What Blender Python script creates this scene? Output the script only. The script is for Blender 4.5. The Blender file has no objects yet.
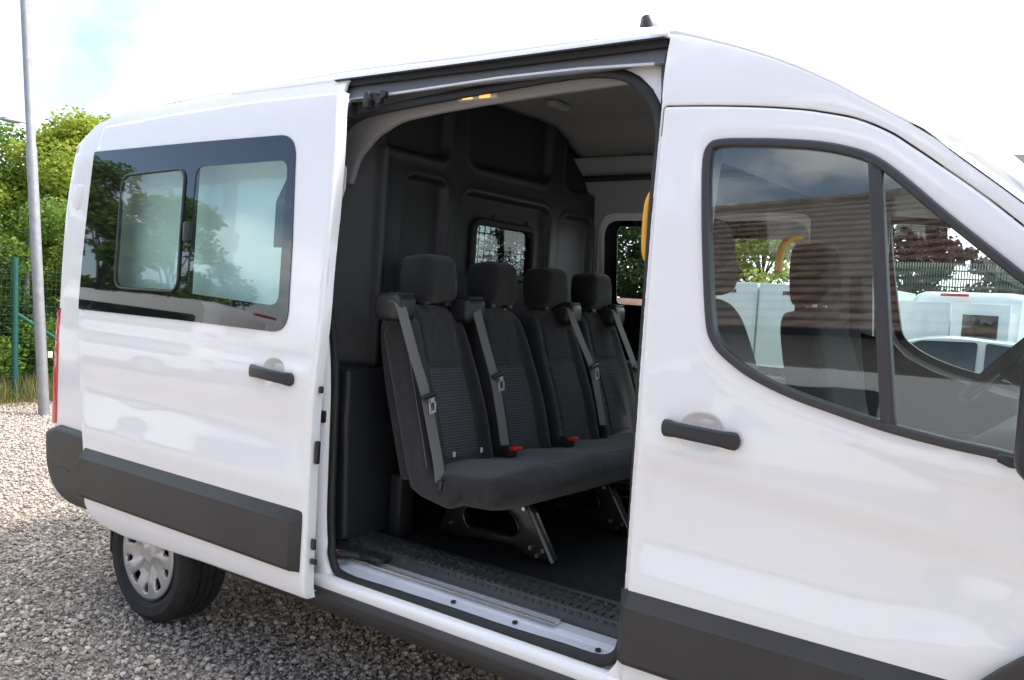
import bpy, bmesh, math, random
import numpy as np
from mathutils import Vector, Matrix
from mathutils.geometry import delaunay_2d_cdt
random.seed(7); rng = np.random.default_rng(7)
C = bpy.context.scene.collection
R = math.radians

# ------------------------------------------------------------------ camera
CAMP = Vector((0, -2.15, 1.553)); FPX = 889.49
M3 = Matrix(((0.80350173, 0.08154349, -0.58969113), (0.59178006, -0.0018125, 0.80609744), (0.06466319, -0.99666814, -0.04971216)))
cam = bpy.data.cameras.new('camera'); camo = bpy.data.objects.new('camera', cam); C.objects.link(camo)
m = Matrix.Identity(4)
for i in range(3):
    m[i][0] = M3[i][0]; m[i][1] = -M3[i][1]; m[i][2] = -M3[i][2]; m[i][3] = CAMP[i]
camo.matrix_world = m
cam.sensor_width = 36; cam.lens = 36 * FPX / 1024; cam.clip_start = 0.05; cam.clip_end = 2000
bpy.context.scene.camera = camo
def ray(px, py): return M3 @ Vector((px - 512, py - 340, FPX))
def at(px, py, ax, val):                      # where the sight line through a pixel meets an axis plane
    r = ray(px, py); return CAMP + r * ((val - CAMP[ax]) / r[ax])

# ------------------------------------------------------------------ materials
def mat(name, col, rough=.5, metal=0, coat=0, bump=0, bscale=200, var=0, vscale=8, spec=.5, emit=None, estr=0, detail=4, coatr=.03):
    m = bpy.data.materials.new(name); m.use_nodes = True; nt = m.node_tree; b = nt.nodes['Principled BSDF']
    b.inputs['Base Color'].default_value = (*col, 1); b.inputs['Roughness'].default_value = rough
    b.inputs['Metallic'].default_value = metal; b.inputs['Coat Weight'].default_value = coat
    b.inputs['Coat Roughness'].default_value = coatr; b.inputs['Specular IOR Level'].default_value = spec
    tc = nt.nodes.new('ShaderNodeTexCoord')
    if var:
        n = nt.nodes.new('ShaderNodeTexNoise'); n.inputs['Scale'].default_value = vscale; n.inputs['Detail'].default_value = detail
        nt.links.new(tc.outputs['Object'], n.inputs['Vector'])
        mx = nt.nodes.new('ShaderNodeMix'); mx.data_type = 'RGBA'
        mx.inputs[6].default_value = (*[c * (1 - var) for c in col], 1); mx.inputs[7].default_value = (*[min(1, c * (1 + var)) for c in col], 1)
        cr = nt.nodes.new('ShaderNodeMapRange'); cr.inputs[1].default_value = .3; cr.inputs[2].default_value = .7
        nt.links.new(n.outputs['Fac'], cr.inputs[0]); nt.links.new(cr.outputs[0], mx.inputs[0]); nt.links.new(mx.outputs[2], b.inputs['Base Color'])
    if bump:
        n2 = nt.nodes.new('ShaderNodeTexNoise'); n2.inputs['Scale'].default_value = bscale; n2.inputs['Detail'].default_value = 3
        nt.links.new(tc.outputs['Object'], n2.inputs['Vector'])
        bp = nt.nodes.new('ShaderNodeBump'); bp.inputs['Strength'].default_value = bump; bp.inputs['Distance'].default_value = .002
        nt.links.new(n2.outputs['Fac'], bp.inputs['Height']); nt.links.new(bp.outputs[0], b.inputs['Normal'])
    if emit:
        b.inputs['Emission Color'].default_value = (*emit, 1); b.inputs['Emission Strength'].default_value = estr
    return m

def glass(name, tint, f0=.045):
    m = bpy.data.materials.new(name); m.use_nodes = True; nt = m.node_tree; nt.nodes.clear(); N = nt.nodes.new; L = nt.links.new
    o = N('ShaderNodeOutputMaterial'); t = N('ShaderNodeBsdfTransparent'); g = N('ShaderNodeBsdfGlossy'); lw = N('ShaderNodeLayerWeight'); x = N('ShaderNodeMixShader')
    t.inputs[0].default_value = (*tint, 1); g.inputs['Roughness'].default_value = 0; lw.inputs['Blend'].default_value = .5
    p = N('ShaderNodeMath'); p.operation = 'POWER'; p.inputs[1].default_value = 5; a = N('ShaderNodeMath'); a.operation = 'MULTIPLY_ADD'; a.inputs[1].default_value = 1 - f0; a.inputs[2].default_value = f0
    L(lw.outputs['Facing'], p.inputs[0]); L(p.outputs[0], a.inputs[0]); L(a.outputs[0], x.inputs[0]); L(t.outputs[0], x.inputs[1]); L(g.outputs[0], x.inputs[2]); L(x.outputs[0], o.inputs[0])
    return m

def M_paint():
    m = mat('white_paint', (.83, .822, .815), .45, coat=1, coatr=.03, spec=.4)
    nt = m.node_tree; b = nt.nodes['Principled BSDF']
    tc = nt.nodes['Texture Coordinate']; n = nt.nodes.new('ShaderNodeTexNoise'); n.inputs['Scale'].default_value = 2.2; n.inputs['Detail'].default_value = 1
    bp = nt.nodes.new('ShaderNodeBump'); bp.inputs['Strength'].default_value = .05; bp.inputs['Distance'].default_value = .02
    nt.links.new(tc.outputs['Object'], n.inputs['Vector']); nt.links.new(n.outputs['Fac'], bp.inputs['Height']); nt.links.new(bp.outputs[0], b.inputs['Coat Normal'])
    return m
PAINT = M_paint()
INNERP = mat('inner_paint', (.60, .62, .65), .45, coat=.3, var=.05, vscale=14, detail=9)
TRIM = mat('moulded_plastic', (.036, .0335, .0325), .46, bump=.35, bscale=900, spec=.4, var=.16, vscale=3.5, detail=10)
BLACKP = mat('black_plastic', (.018, .018, .019), .42, bump=.2, bscale=600)
RUBBER = mat('rubber', (.014, .014, .015), .6, bump=.3, bscale=300)
FRAME = mat('window_rubber', (.035, .034, .036), .45, bump=.1, bscale=500)
TYRE = mat('tyre_rubber', (.022, .022, .023), .75, bump=.5, bscale=160, var=.25, vscale=20)
ALLOY = mat('wheel_trim_silver', (.50, .50, .51), .33, metal=.55, coat=.5, var=.05)
STEEL = mat('steel', (.5, .5, .5), .3, metal=1)
GALV = mat('galvanised_steel', (.27, .275, .28), .5, metal=.35, var=.14, vscale=14, detail=8)
FRIT = mat('black_glass_border', (.006, .007, .008), .02, spec=.55, coat=.3, coatr=.0)
BULK = mat('bulkhead_plastic', (.019, .0203, .0225), .38, bump=.6, bscale=420, spec=.45)
FABRIC = mat('seat_fabric', (.0205, .0197, .020), .92, bump=1, bscale=700, var=.15, vscale=300, spec=.25)
FABRIC.node_tree.nodes['Principled BSDF'].inputs['Sheen Weight'].default_value = .25
INSERT = mat('seat_insert_fabric', (.038, .041, .044), .9, bump=1, bscale=700, spec=.25)
THREAD = mat('seam_thread', (.13, .13, .135), .8)
BELT = mat('belt_webbing', (.15, .147, .143), .55, bump=.8, bscale=900)
HEADL = mat('headliner_felt', (.25, .243, .24), .95, bump=.5, bscale=500, spec=.1)
GREYP = mat('grey_plastic', (.30, .31, .32), .55, bump=.04, bscale=500)
FLOORM = mat('floor_mat', (.010, .010, .0105), .75, var=.5, vscale=30, detail=10, bump=.6, bscale=250, spec=.2)
TREAD = mat('step_plastic', (.030, .029, .029), .42, bump=.5, bscale=500, var=.3, vscale=25, detail=9)
RED = mat('buckle_red', (.65, .03, .015), .4)
TAIL = mat('tail_lamp_red', (.55, .02, .03), .12, coat=1)
YELLOW = mat('grab_rail_yellow', (.85, .42, .02), .4, coat=.3)
LAMPM = mat('lit_lamp', (.9, .4, .15), .4, emit=(1, .34, .08), estr=.55)
LAMPC = mat('lamp_lens', (.5, .45, .4), .3)
DASH = mat('dashboard_plastic', (.009, .009, .010), .65, bump=.15, bscale=700, spec=.25)
CABG = glass('cab_glass', (.90, .945, .935), .058)
DOORG = glass('tinted_glass', (.86, .95, .925), .05)
SCREEN = glass('windscreen_glass', (.80, .90, .91), .06)

def ribbed(m, scale=70):
    nt = m.node_tree; b = nt.nodes['Principled BSDF']; tc = nt.nodes['Texture Coordinate']
    w = nt.nodes.new('ShaderNodeTexWave'); w.wave_type = 'BANDS'; w.bands_direction = 'Z'; w.inputs['Scale'].default_value = scale / 6.283 * 1.0
    w.inputs['Distortion'].default_value = 1.2; w.inputs['Detail'].default_value = 2; w.inputs['Detail Scale'].default_value = 3
    nt.links.new(tc.outputs['Object'], w.inputs['Vector'])
    mx = nt.nodes.new('ShaderNodeMix'); mx.data_type = 'RGBA'; mx.inputs[6].default_value = (.042, .044, .046, 1); mx.inputs[7].default_value = (.082, .084, .086, 1)
    nt.links.new(w.outputs['Fac'], mx.inputs[0]); nt.links.new(mx.outputs[2], b.inputs['Base Color'])
    bp = nt.nodes.new('ShaderNodeBump'); bp.inputs['Strength'].default_value = .5; bp.inputs['Distance'].default_value = .002
    nt.links.new(w.outputs['Fac'], bp.inputs['Height']); nt.links.new(bp.outputs[0], b.inputs['Normal'])
ribbed(INSERT, 190)
BRIGHT = mat('bright_metal', (.62, .62, .62), .3, metal=.3)
def wrinkle(m):
    nt = m.node_tree; b = nt.nodes['Principled BSDF']; old = b.inputs['Normal'].links[0].from_node
    tc = nt.nodes['Texture Coordinate']; n = nt.nodes.new('ShaderNodeTexNoise'); n.inputs['Scale'].default_value = 9; n.inputs['Detail'].default_value = 3; n.inputs['Distortion'].default_value = .8
    bp = nt.nodes.new('ShaderNodeBump'); bp.inputs['Strength'].default_value = .55; bp.inputs['Distance'].default_value = .012
    nt.links.new(tc.outputs['Object'], n.inputs['Vector']); nt.links.new(n.outputs['Fac'], bp.inputs['Height']); nt.links.new(old.outputs[0], bp.inputs['Normal']); nt.links.new(bp.outputs[0], b.inputs['Normal'])
wrinkle(FABRIC); wrinkle(INSERT)

# ------------------------------------------------------------------ object helpers
def link(name, me, mt, parent=None, sharp=35):
    o = bpy.data.objects.new(name, me); C.objects.link(o)
    if mt and not me.materials: me.materials.append(mt)
    for p in me.polygons: p.use_smooth = True
    if sharp: me.set_sharp_from_angle(angle=R(sharp))
    if parent:
        o.parent = parent; o.matrix_parent_inverse = parent_world(parent).inverted()
    return o
def parent_world(p):
    mw = Matrix.LocRotScale(p.location, p.rotation_euler, p.scale)
    if p.parent: mw = parent_world(p.parent) @ p.matrix_parent_inverse @ mw
    return mw
def empty(name, label, cat, loc=(0, 0, 0), group=None):
    o = bpy.data.objects.new(name, None); C.objects.link(o); o.location = loc; o.empty_display_size = .2
    o['label'] = label; o['category'] = cat
    if group: o['group'] = group
    return o
def tag(o, label, cat, group=None):
    o['label'] = label; o['category'] = cat
    if group: o['group'] = group
    return o
def struct(o): o['kind'] = 'structure'; return o
def from_bm(name, bm, mt, parent=None, sharp=35, recalc=True):
    if recalc: bmesh.ops.recalc_face_normals(bm, faces=bm.faces)
    me = bpy.data.meshes.new(name); bm.to_mesh(me); bm.free(); return link(name, me, mt, parent, sharp)
def from_np(name, V, F, mt, parent=None, sharp=0):
    me = bpy.data.meshes.new(name); me.from_pydata([tuple(v) for v in V], [], [tuple(f) for f in F]); me.update()
    return link(name, me, mt, parent, sharp)

def box_into(bm, lo, hi, r=0, seg=2, mtx=None):
    res = bmesh.ops.create_cube(bm, size=1); vs = res['verts']
    c = [(a + b) / 2 for a, b in zip(lo, hi)]; s = [abs(b - a) for a, b in zip(lo, hi)]
    for v in vs: v.co = Vector((c[0] + v.co.x * s[0], c[1] + v.co.y * s[1], c[2] + v.co.z * s[2]))
    if r:
        es = list({e for v in vs for e in v.link_edges})
        out = bmesh.ops.bevel(bm, geom=es, offset=r, segments=seg, affect='EDGES', profile=.5)
        vs = list({v for f in out['faces'] for v in f.verts} | {v for v in vs if v.is_valid})
    if mtx: bmesh.ops.transform(bm, matrix=mtx, verts=[v for v in vs if v.is_valid])
def box(name, lo, hi, mt, parent=None, r=0, seg=2, mtx=None):
    bm = bmesh.new(); box_into(bm, lo, hi, r, seg, mtx); return from_bm(name, bm, mt, parent)
def boxes(name, lst, mt, parent=None, r=0, seg=2):
    bm = bmesh.new()
    for lo, hi in lst: box_into(bm, lo, hi, r, seg)
    return from_bm(name, bm, mt, parent)
def catmull(pts, n=8, closed=False):
    P = [Vector(p) for p in pts]; out = []; N = len(P)
    rngk = range(N if closed else N - 1)
    for i in rngk:
        p0 = P[(i - 1) % N] if closed or i > 0 else P[0]; p1 = P[i]; p2 = P[(i + 1) % N]; p3 = P[(i + 2) % N] if closed or i + 2 < N else P[-1]
        for k in range(n):
            t = k / n; out.append(.5 * ((2 * p1) + (-p0 + p2) * t + (2 * p0 - 5 * p1 + 4 * p2 - p3) * t * t + (-p0 + 3 * p1 - 3 * p2 + p3) * t ** 3))
    if not closed: out.append(P[-1])
    return out
def tube_into(bm, pts, r, seg=10, closed=False, rx=None, up=None):
    P = [Vector(p) for p in pts]; N = len(P); rings = []
    prev = None
    for i, p in enumerate(P):
        a = P[(i - 1) % N] if closed or i > 0 else p; b = P[(i + 1) % N] if closed or i < N - 1 else p
        t = (b - a).normalized()
        u = up if up else (prev if prev else (Vector((0, 0, 1)) if abs(t.z) < .9 else Vector((1, 0, 0))))
        s = t.cross(Vector(u)).normalized(); u2 = s.cross(t).normalized(); prev = u2
        rr = r[i] if isinstance(r, (list, tuple)) else r; r2 = rx if rx else rr
        rings.append([bm.verts.new(p + s * (math.cos(k * 2 * math.pi / seg) * rr) + u2 * (math.sin(k * 2 * math.pi / seg) * r2)) for k in range(seg)])
    for i in range(N if closed else N - 1):
        A = rings[i]; B = rings[(i + 1) % N]
        for k in range(seg): bm.faces.new((A[k], A[(k + 1) % seg], B[(k + 1) % seg], B[k]))
    if not closed: bm.faces.new(rings[0][::-1]); bm.faces.new(rings[-1])
def tube(name, pts, r, mt, parent=None, **k):
    bm = bmesh.new(); tube_into(bm, pts, r, **k); return from_bm(name, bm, mt, parent)
def ribbon(name, pts, wv, th, mt, parent=None):
    bm = bmesh.new(); P = [Vector(p) for p in pts]; rows = []
    W = [Vector(w) for w in wv] if isinstance(wv, list) else [Vector(wv)] * len(P)
    for i, p in enumerate(P):
        t = (P[min(i + 1, len(P) - 1)] - P[max(i - 1, 0)]).normalized(); w = W[i]; n = t.cross(w).normalized() * th
        rows.append([bm.verts.new(p - w / 2 - n / 2), bm.verts.new(p + w / 2 - n / 2), bm.verts.new(p + w / 2 + n / 2), bm.verts.new(p - w / 2 + n / 2)])
    for a, b in zip(rows, rows[1:]):
        for k in range(4): bm.faces.new((a[k], a[(k + 1) % 4], b[(k + 1) % 4], b[k]))
    bm.faces.new(rows[0]); bm.faces.new(rows[-1]); return from_bm(name, bm, mt, parent)
def lathe(name, prof, mt, parent=None, n=64, centre=(0, 0, 0), axis='y', closed=True):
    bm = bmesh.new(); rings = []
    for k in range(n):
        a = 2 * math.pi * k / n
        rings.append([bm.verts.new(Vector(centre) + Vector((r * math.cos(a), h, r * math.sin(a)))) for r, h in prof])
    L = len(prof)
    for k in range(n):
        A = rings[k]; B = rings[(k + 1) % n]
        for i in range(L if closed else L - 1):
            j = (i + 1) % L
            bm.faces.new((A[i], A[j], B[j], B[i]))
    bmesh.ops.remove_doubles(bm, verts=bm.verts, dist=1e-5)
    return from_bm(name, bm, mt, parent)
def roundpoly(pts, r, n=6):
    out = []; N = len(pts)
    for i in range(N):
        p = Vector(pts[i][:2]); a = Vector(pts[i - 1][:2]); b = Vector(pts[(i + 1) % N][:2])
        rr = pts[i][2] if len(pts[i]) > 2 else r
        if rr <= 0: out.append((p.x, p.y)); continue
        da = (a - p); db = (b - p); la = da.length; lb = db.length; da.normalize(); db.normalize()
        d = min(rr, la * .49, lb * .49)
        for k in range(n + 1):
            t = k / n; q = (p + da * d) * (1 - t) ** 2 + p * 2 * t * (1 - t) + (p + db * d) * t * t
            out.append((q.x, q.y))
    return out
def resample(pts, step):
    out = []; N = len(pts)
    for i in range(N):
        a = np.array(pts[i]); b = np.array(pts[(i + 1) % N]); L = np.linalg.norm(b - a)
        if L < 1e-6: continue
        k = max(1, int(math.ceil(L / step)))
        for j in range(k): out.append(tuple(a + (b - a) * j / k))
    return out
def area(p): return .5 * sum(p[i - 1][0] * p[i][1] - p[i][0] * p[i - 1][1] for i in range(len(p)))
def segdist(Q, loops):
    D = np.full(len(Q), 1e9); inside = np.zeros(len(Q), bool)
    for lp in loops:
        A = np.array(lp); B = np.roll(A, -1, 0)
        for a, b in zip(A, B):
            ab = b - a; t = np.clip(((Q - a) @ ab) / max(ab @ ab, 1e-12), 0, 1); d = np.linalg.norm(Q - a - t[:, None] * ab, axis=1); D = np.minimum(D, d)
            if a[1] != b[1]:
                c = ((Q[:, 1] > a[1]) != (Q[:, 1] > b[1])) & (Q[:, 0] < (b[0] - a[0]) * (Q[:, 1] - a[1]) / (b[1] - a[1]) + a[0]); inside ^= c
    return D, inside
def panel(name, outer, mp, mt, parent=None, holes=(), extra=None, thick=.02, step=.05, r=0, dep=None, sharp=40, back=True, bulge=0):
    """A closed sheet over an outline in (u, v); mp(u, v, w) gives space, w is depth. r rounds the front edges; dep(u,v,d) shapes the face."""
    es = min(step, .06)
    loops = [resample(outer, es)] + [resample(h, es) for h in holes]
    loops = [l if (area(l) > 0) == (i == 0) else l[::-1] for i, l in enumerate(loops)]
    pts = []
    A = np.array(loops[0]); lo = A.min(0); hi = A.max(0)
    gx = np.arange(lo[0] + step * .5, hi[0], step); gy = np.arange(lo[1] + step * .5, hi[1], step * .97)
    G = np.array([(x + (step * .5 if j % 2 else 0), y) for j, y in enumerate(gy) for x in gx]) if len(gx) and len(gy) else np.zeros((0, 2))
    rings = [.12, .35, .65, 1.0] if r else []
    for f in rings:
        d = f * r
        for l in loops:
            L = np.array(l); T = np.roll(L, -1, 0) - np.roll(L, 1, 0); T /= np.maximum(np.linalg.norm(T, axis=1), 1e-9)[:, None]
            Nn = np.stack([-T[:, 1], T[:, 0]], 1); q = L + Nn * d; D, ins = segdist(q, loops); ok = ins & (D > d * .93)
            pts += [tuple(x) for x in q[ok]]
    if len(G):
        D, ins = segdist(G, loops); ok = ins & (D > max(step * .4, r * 1.15))
        if extra: cx_, cy_, ax_, ay_ = extra; ok &= (np.abs((G[:, 0] - cx_) / ax_) ** 2.4 + np.abs((G[:, 1] - cy_) / ay_) ** 2.4) > 1.12 ** 2.4
        pts += [tuple(x) for x in G[ok]]
    if extra:
        for q in (1.06, 1.0, .95, .9, .84, .78, .71, .64, .5, .35, .18):
            for a in np.linspace(0, 2 * math.pi, max(12, int(72 * q)), endpoint=False):
                c_, s_ = math.cos(a), math.sin(a); rr_ = 1 / (abs(c_) ** 2.4 + abs(s_) ** 2.4) ** (1 / 2.4); pts.append((cx_ + ax_ * q * c_ * rr_, cy_ + ay_ * q * s_ * rr_))
    co = []; edges = []
    for l in loops:
        b0 = len(co); co += [Vector((float(p[0]), float(p[1]))) for p in l]; edges += [(b0 + i, b0 + (i + 1) % len(l)) for i in range(len(l))]
    co += [Vector((float(p[0]), float(p[1]))) for p in pts]
    v2, e2, f2, ov, oe, of = delaunay_2d_cdt(co, edges, [], 2, 1e-6)
    V = np.array([(v.x, v.y) for v in v2]); D, ins = segdist(V, loops); D[D < 1e-5] = 0
    # keep only faces inside
    cen = np.array([V[list(f)].mean(0) for f in f2]); _, ic = segdist(cen, loops); faces = [f for f, k in zip(f2, ic) if k]
    W = np.zeros(len(V))
    if r: dd = np.minimum(D, r); W += r - np.sqrt(np.maximum(r * r - (r - dd) ** 2, 0))
    if bulge: W -= bulge * (1 - np.exp(-D / .05))
    if dep is not None: W += np.array([dep(float(a), float(b), float(c)) for (a, b), c in zip(V, D)])
    bm = bmesh.new()
    fv = [bm.verts.new(mp(float(a), float(b), float(w))) for (a, b), w in zip(V, W)]
    for f in faces: bm.faces.new([fv[i] for i in f])
    if thick:
        cnt = {}
        for f in faces:
            for i in range(3 if len(f) == 3 else len(f)):
                e = (f[i], f[(i + 1) % len(f)]); cnt[e] = 1
        rim = [e for e in cnt if (e[1], e[0]) not in cnt]
        bv = {}
        if back: bv = {i: bm.verts.new(mp(float(V[i][0]), float(V[i][1]), float(thick + (W[i] if D[i] > 1e-4 and not r and not dep and not bulge else 0)))) for i in range(len(V))}
        else:
            for e in rim:
                for i in e:
                    if i not in bv: bv[i] = bm.verts.new(mp(float(V[i][0]), float(V[i][1]), float(thick)))
        if back:
            for f in faces: bm.faces.new([bv[i] for i in reversed(f)])
        for a, b in rim: bm.faces.new((fv[b], fv[a], bv[a], bv[b]))
    if back or not thick: return from_bm(name, bm, mt, parent, sharp, recalc=bool(thick))
    return from_bm(name, bm, mt, parent, sharp, recalc=True)
def rect(a, b, c, d): return [(a, c), (b, c), (b, d), (a, d)]
def sstep(a, b, x):
    t = min(1, max(0, (x - a) / (b - a))); return t * t * (3 - 2 * t)


# ================================================================== tidy the hierarchy: thing > part > sub-part, no deeper
def kids(o): return [c for c in bpy.data.objects if c.parent == o]
def absorb(dst, src):
    bm = bmesh.new(); bm.from_mesh(dst.data); n0 = len(bm.faces); off = len(dst.data.materials)
    for m_ in src.data.materials: dst.data.materials.append(m_)
    bm.from_mesh(src.data)
    bm.faces.ensure_lookup_table()
    for f in bm.faces[n0:]: f.material_index += off
    bm.to_mesh(dst.data); bm.free(); bpy.data.objects.remove(src)
def flatten(o, depth):
    for c in kids(o):
        flatten(c, depth + 1)
        if depth >= 3: absorb(o, c)

# ------------------------------------------------------------------ the van
WID = 2.06
def yside(z):
    y = 0.0
    if z < .52: y += .03 * ((.52 - z) / .12) ** 2 if z > .3 else .1
    if z > 1.22: y += .085 * ((z - 1.22) / .86) ** 1.25
    if z > 2.15: y += .5 * (z - 2.15) ** 1.6
    return y
near = lambda off=0: (lambda u, v, w: Vector((u, yside(v) + off + w, v)))
far = lambda off=0: (lambda u, v, w: Vector((u, WID - yside(v) - off - w, v)))
def S(px, py, off=0):
    y = 0
    for _ in range(12): p = at(px, py, 1, y + off); y = yside(p.z)
    return (p.x, p.z)
van = empty('passenger_van', 'large white high roof van with its side door slid open showing four dark seats', 'van', (0, 0, 0))

FD_TOP = [tuple(p[:2]) for p in catmull([(*S(*q), 0) for q in ((664, 106.5), (710, 106), (760, 107), (800, 109.5), (820, 112), (855, 118.5), (887.6, 131.5), (911, 146), (937.6, 164), (982, 195), (1024, 227.5))], 4)]
FD_TOP = [(x, z, .012 if i == 0 else 0) for i, (x, z) in enumerate(FD_TOP)] + [(.02, FD_TOP[-1][1] - (.02 - FD_TOP[-1][0]) * .88, .02)]
XB = FD_TOP[0][0]
fd_poly = roundpoly([(-1.128, .41, .02), (-1.130, 1.25, 0), tuple((*S(647.5, 300), 0)), tuple((*S(655, 200), 0))] + FD_TOP + [(.02, 1.02, .03), (-.10, .92, .05), (-.25, .76, .06), (-.35, .56, .06), (-.38, .41, .02)], 0)
# opening of the sliding door
SILH = [S(*q) for q in ((672, 30), (724, 42), (760, 52), (795, 64), (837, 83), (866, 98.5), (900, 116), (929, 131), (954, 151.5), (987, 175), (1024, 202))]
SILH = [(x, z) for x, z in SILH]
def silh_z(x):
    xs = [p[0] for p in SILH]; zs = [p[1] for p in SILH]
    if x < xs[0]: return zs[0]
    if x > xs[-1]: return zs[-1] - (x - xs[-1]) * .80
    return float(np.interp(x, xs, zs))
ZR = S(500, 53)[1]; ZL = S(500, 59.5)[1] + .012                      # height of the roof lip above the opening
XP = S(655, 200)[0] - .009              # rear face of the pillar, high
OPEN = roundpoly([(-2.47, .50, .10), (-1.138, .50, .12), (-1.139, 1.25, 0), (XP, 1.85, 0), (XB - .009, 2.09, 0), (S(667, 52)[0] - .004, ZL - .012, .008), (-2.50, ZL - .012, .02), (-2.50, 2.0, .05), (-2.49, 1.5, .2)], 0)
BP = lambda q: S(*q)
body = roundpoly([(-4.27, .44, .05), (-3.93, .44, 0), (-3.90, .62, .1), (-3.73, .74, .1), (-3.30, .74, .1), (-3.12, .62, .1), (-3.08, .44, 0), (-2.5, .44, 0),
                  (-1.16, .44, 0), (-1.16, .40, 0), (-.30, .40, .02), (-.24, .62, .1), (-.08, .84, .12), (.25, .93, .25), (.58, .84, .12), (.74, .62, .1), (.80, .40, .02), (1.05, .36, .1),
                  (1.10, .75, .1), (.95, 1.08, .1), (.45, 1.22, .1)] + [(x, silh_z(x) - .004, 0) for x in (0, -.15, -.25, -.33, -.40, -.46, -.52, -.58, -.64, -.70, -.78, -.88, -.98, -1.1, -1.2)] +
                  [(-2.5, ZR + .012, 0), (*BP((128, 110)), 0), (*BP((98, 124)), 0), (*BP((76, 148)), 0), (*BP((67, 200)), .1), (*BP((62, 260)), .1), (-4.275, 1.35, .2)], 0)
def grow(poly, g):
    P = poly if area(poly) > 0 else poly[::-1]; out = []; N = len(P)
    for i in range(N):
        a = Vector(P[i - 1]); b = Vector(P[(i + 1) % N]); t = (b - a).normalized(); out.append((P[i][0] + t.y * g, P[i][1] - t.x * g))
    return out
fd_hole = grow(fd_poly, .0045)
side = panel('side_panel', body, near(0), PAINT, van, holes=[OPEN, fd_hole], thick=.012, step=.05, r=.006)
FWO = [S(*p) for p in ((703, 160), (702, 210), (703, 262), (706, 322), (712, 343), (724, 358), (750, 378), (790, 398), (836, 415), (886, 432), (946, 448), (1000, 460))]
FWO += [(-.10, 1.248), (-.06, 1.262), (-.055, 1.30), (-.07, 1.40)]
FWO += [S(*p) for p in ((1060, 301), (1023, 271), (967, 227), (938, 203.5), (905, 175.6), (879, 157), (855, 147.6), (820, 141), (780, 138.5), (750, 138), (724, 138.5), (710, 143))]
FWO = [tuple(p) for p in catmull([(x, z, 0) for x, z in FWO], 4, closed=True)]; FWO = [(p[0], p[1]) for p in FWO]
if area(FWO) < 0: FWO = FWO[::-1]
# far side with its two window openings
FWIN = roundpoly([(-2.46, 1.25), (-1.36, 1.25), (-1.36, 1.985), (-2.46, 1.985)], .09)
FCAB = grow(FWO, -.012)
FCARGO = roundpoly([(-3.95, 1.30), (-2.75, 1.30), (-2.75, 1.98), (-3.95, 1.98)], .09)
fs = panel('side_panel', body, far(0), PAINT, van, holes=[FWIN, FCAB, FCARGO], thick=.012, step=.06, r=.006)
panel('side_window', grow(FCARGO, .02), far(-.004), CABG, van, thick=.004, step=.2)
fsi = panel('interior_trim', roundpoly([(-2.6, .6), (-1.0, .6), (-1.0, 2.28), (-2.6, 2.28)], .0), lambda u, v, w: Vector((u, WID - .07 - .55 * max(0, yside(v)) - max(0, v - 2.05) ** 2 * 3 - w, v)), GREYP, van,
            holes=[roundpoly([(-2.47, 1.24), (-1.33, 1.24), (-1.33, 2.02), (-2.47, 2.02)], .09)], thick=.01, step=.06)
fg = panel('side_window', grow(FWIN, .03), far(-.006), CABG, van, thick=.004, step=.12)
panel('window_border', grow(FWIN, .032), far(-.004), FRIT, fg, holes=[roundpoly([(-2.385, 1.545), (-1.94, 1.545), (-1.94, 1.955), (-2.385, 1.955)], .035), roundpoly([(-1.89, 1.29), (-1.42, 1.29), (-1.42, 1.90), (-1.89, 1.90)], .05)], thick=.003, step=.12)
cg = panel('side_window', grow(FCAB, -.0), far(.004), CABG, van, thick=.004, step=.12)
panel('window_frame', grow(FCAB, .012), far(-.008), FRAME, cg, holes=[grow(FCAB, -.018)], thick=.03, step=.1, r=.005)
fdi = panel('far_door_trim', roundpoly([(-1.10, .6), (.0, .6), (.0, 1.14), (-.50, 1.165), (-.80, 1.20), (-1.10, 1.24)], .03), lambda u, v, w: Vector((u, WID - .08 - w, v)), GREYP, van, thick=.03, step=.2, r=.02)
panel('door_trim_top', roundpoly([(-1.12, 1.10), (.05, 1.12), (.05, 1.245), (-.37, 1.255), (-.50, 1.28), (-.64, 1.315), (-.77, 1.35), (-.88, 1.40), (-.94, 1.46), (-1.12, 1.5)], .02), lambda u, v, w: Vector((u, WID - .12 - w, v)), DASH, van, thick=.05, step=.1, r=.02)
fdi.name = 'door_trim_panel'
box('armrest', (-.85, WID - .20, .98), (-.35, WID - .11, 1.04), DASH, fdi, r=.02)

# roof: one sheet swept across the van
RX0, RZ0 = BP((76, 148)); RX1, RZ1 = BP((98, 124)); RX2 = BP((128, 110))[0]
def edge_z(x):
    if x > -1.2: return silh_z(x)
    return float(np.interp(x, [RX0, RX1, RX2, -2.5, -1.2], [RZ0, RZ1, BP((128, 110))[1], ZR + .012, silh_z(-1.2)]))
def crown(x):
    return float(np.interp(x, [-4.2, -3.9, -3.4, -1.6, -1.1, -.75, -.5, -.2], [.02, .10, .17, .17, .13, .085, .052, .05]))
def roof_mesh(x0, x1, s0, s1, lift, nx, ny, skew=0.0):
    V = []; F = []
    for i in range(nx + 1):
        for j in range(ny + 1):
            x = x0 + (x1 - x0) * i / nx; s = s0 + (s1 - s0) * j / ny; ez = edge_z(x) if skew == 0 else skew_z(x); yo = yside(ez)
            y = yo + (WID - 2 * yo) * s; k = 1 - abs(2 * s - 1) ** 3.2
            V.append((x + .09 * k * sstep(-1.3, -.52, x), y, ez + crown(x) * k + lift))
    for i in range(nx):
        for j in range(ny):
            a = i * (ny + 1) + j; F.append((a, a + 1, a + ny + 2, a + ny + 1))
    return V, F
def skew_z(x): return silh_z(x) if x < .15 else silh_z(.15) - (x - .15) * .62
rx = 'roof'
V, F = roof_mesh(RX0, -.52, 0, 1, 0, 110, 40)
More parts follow.
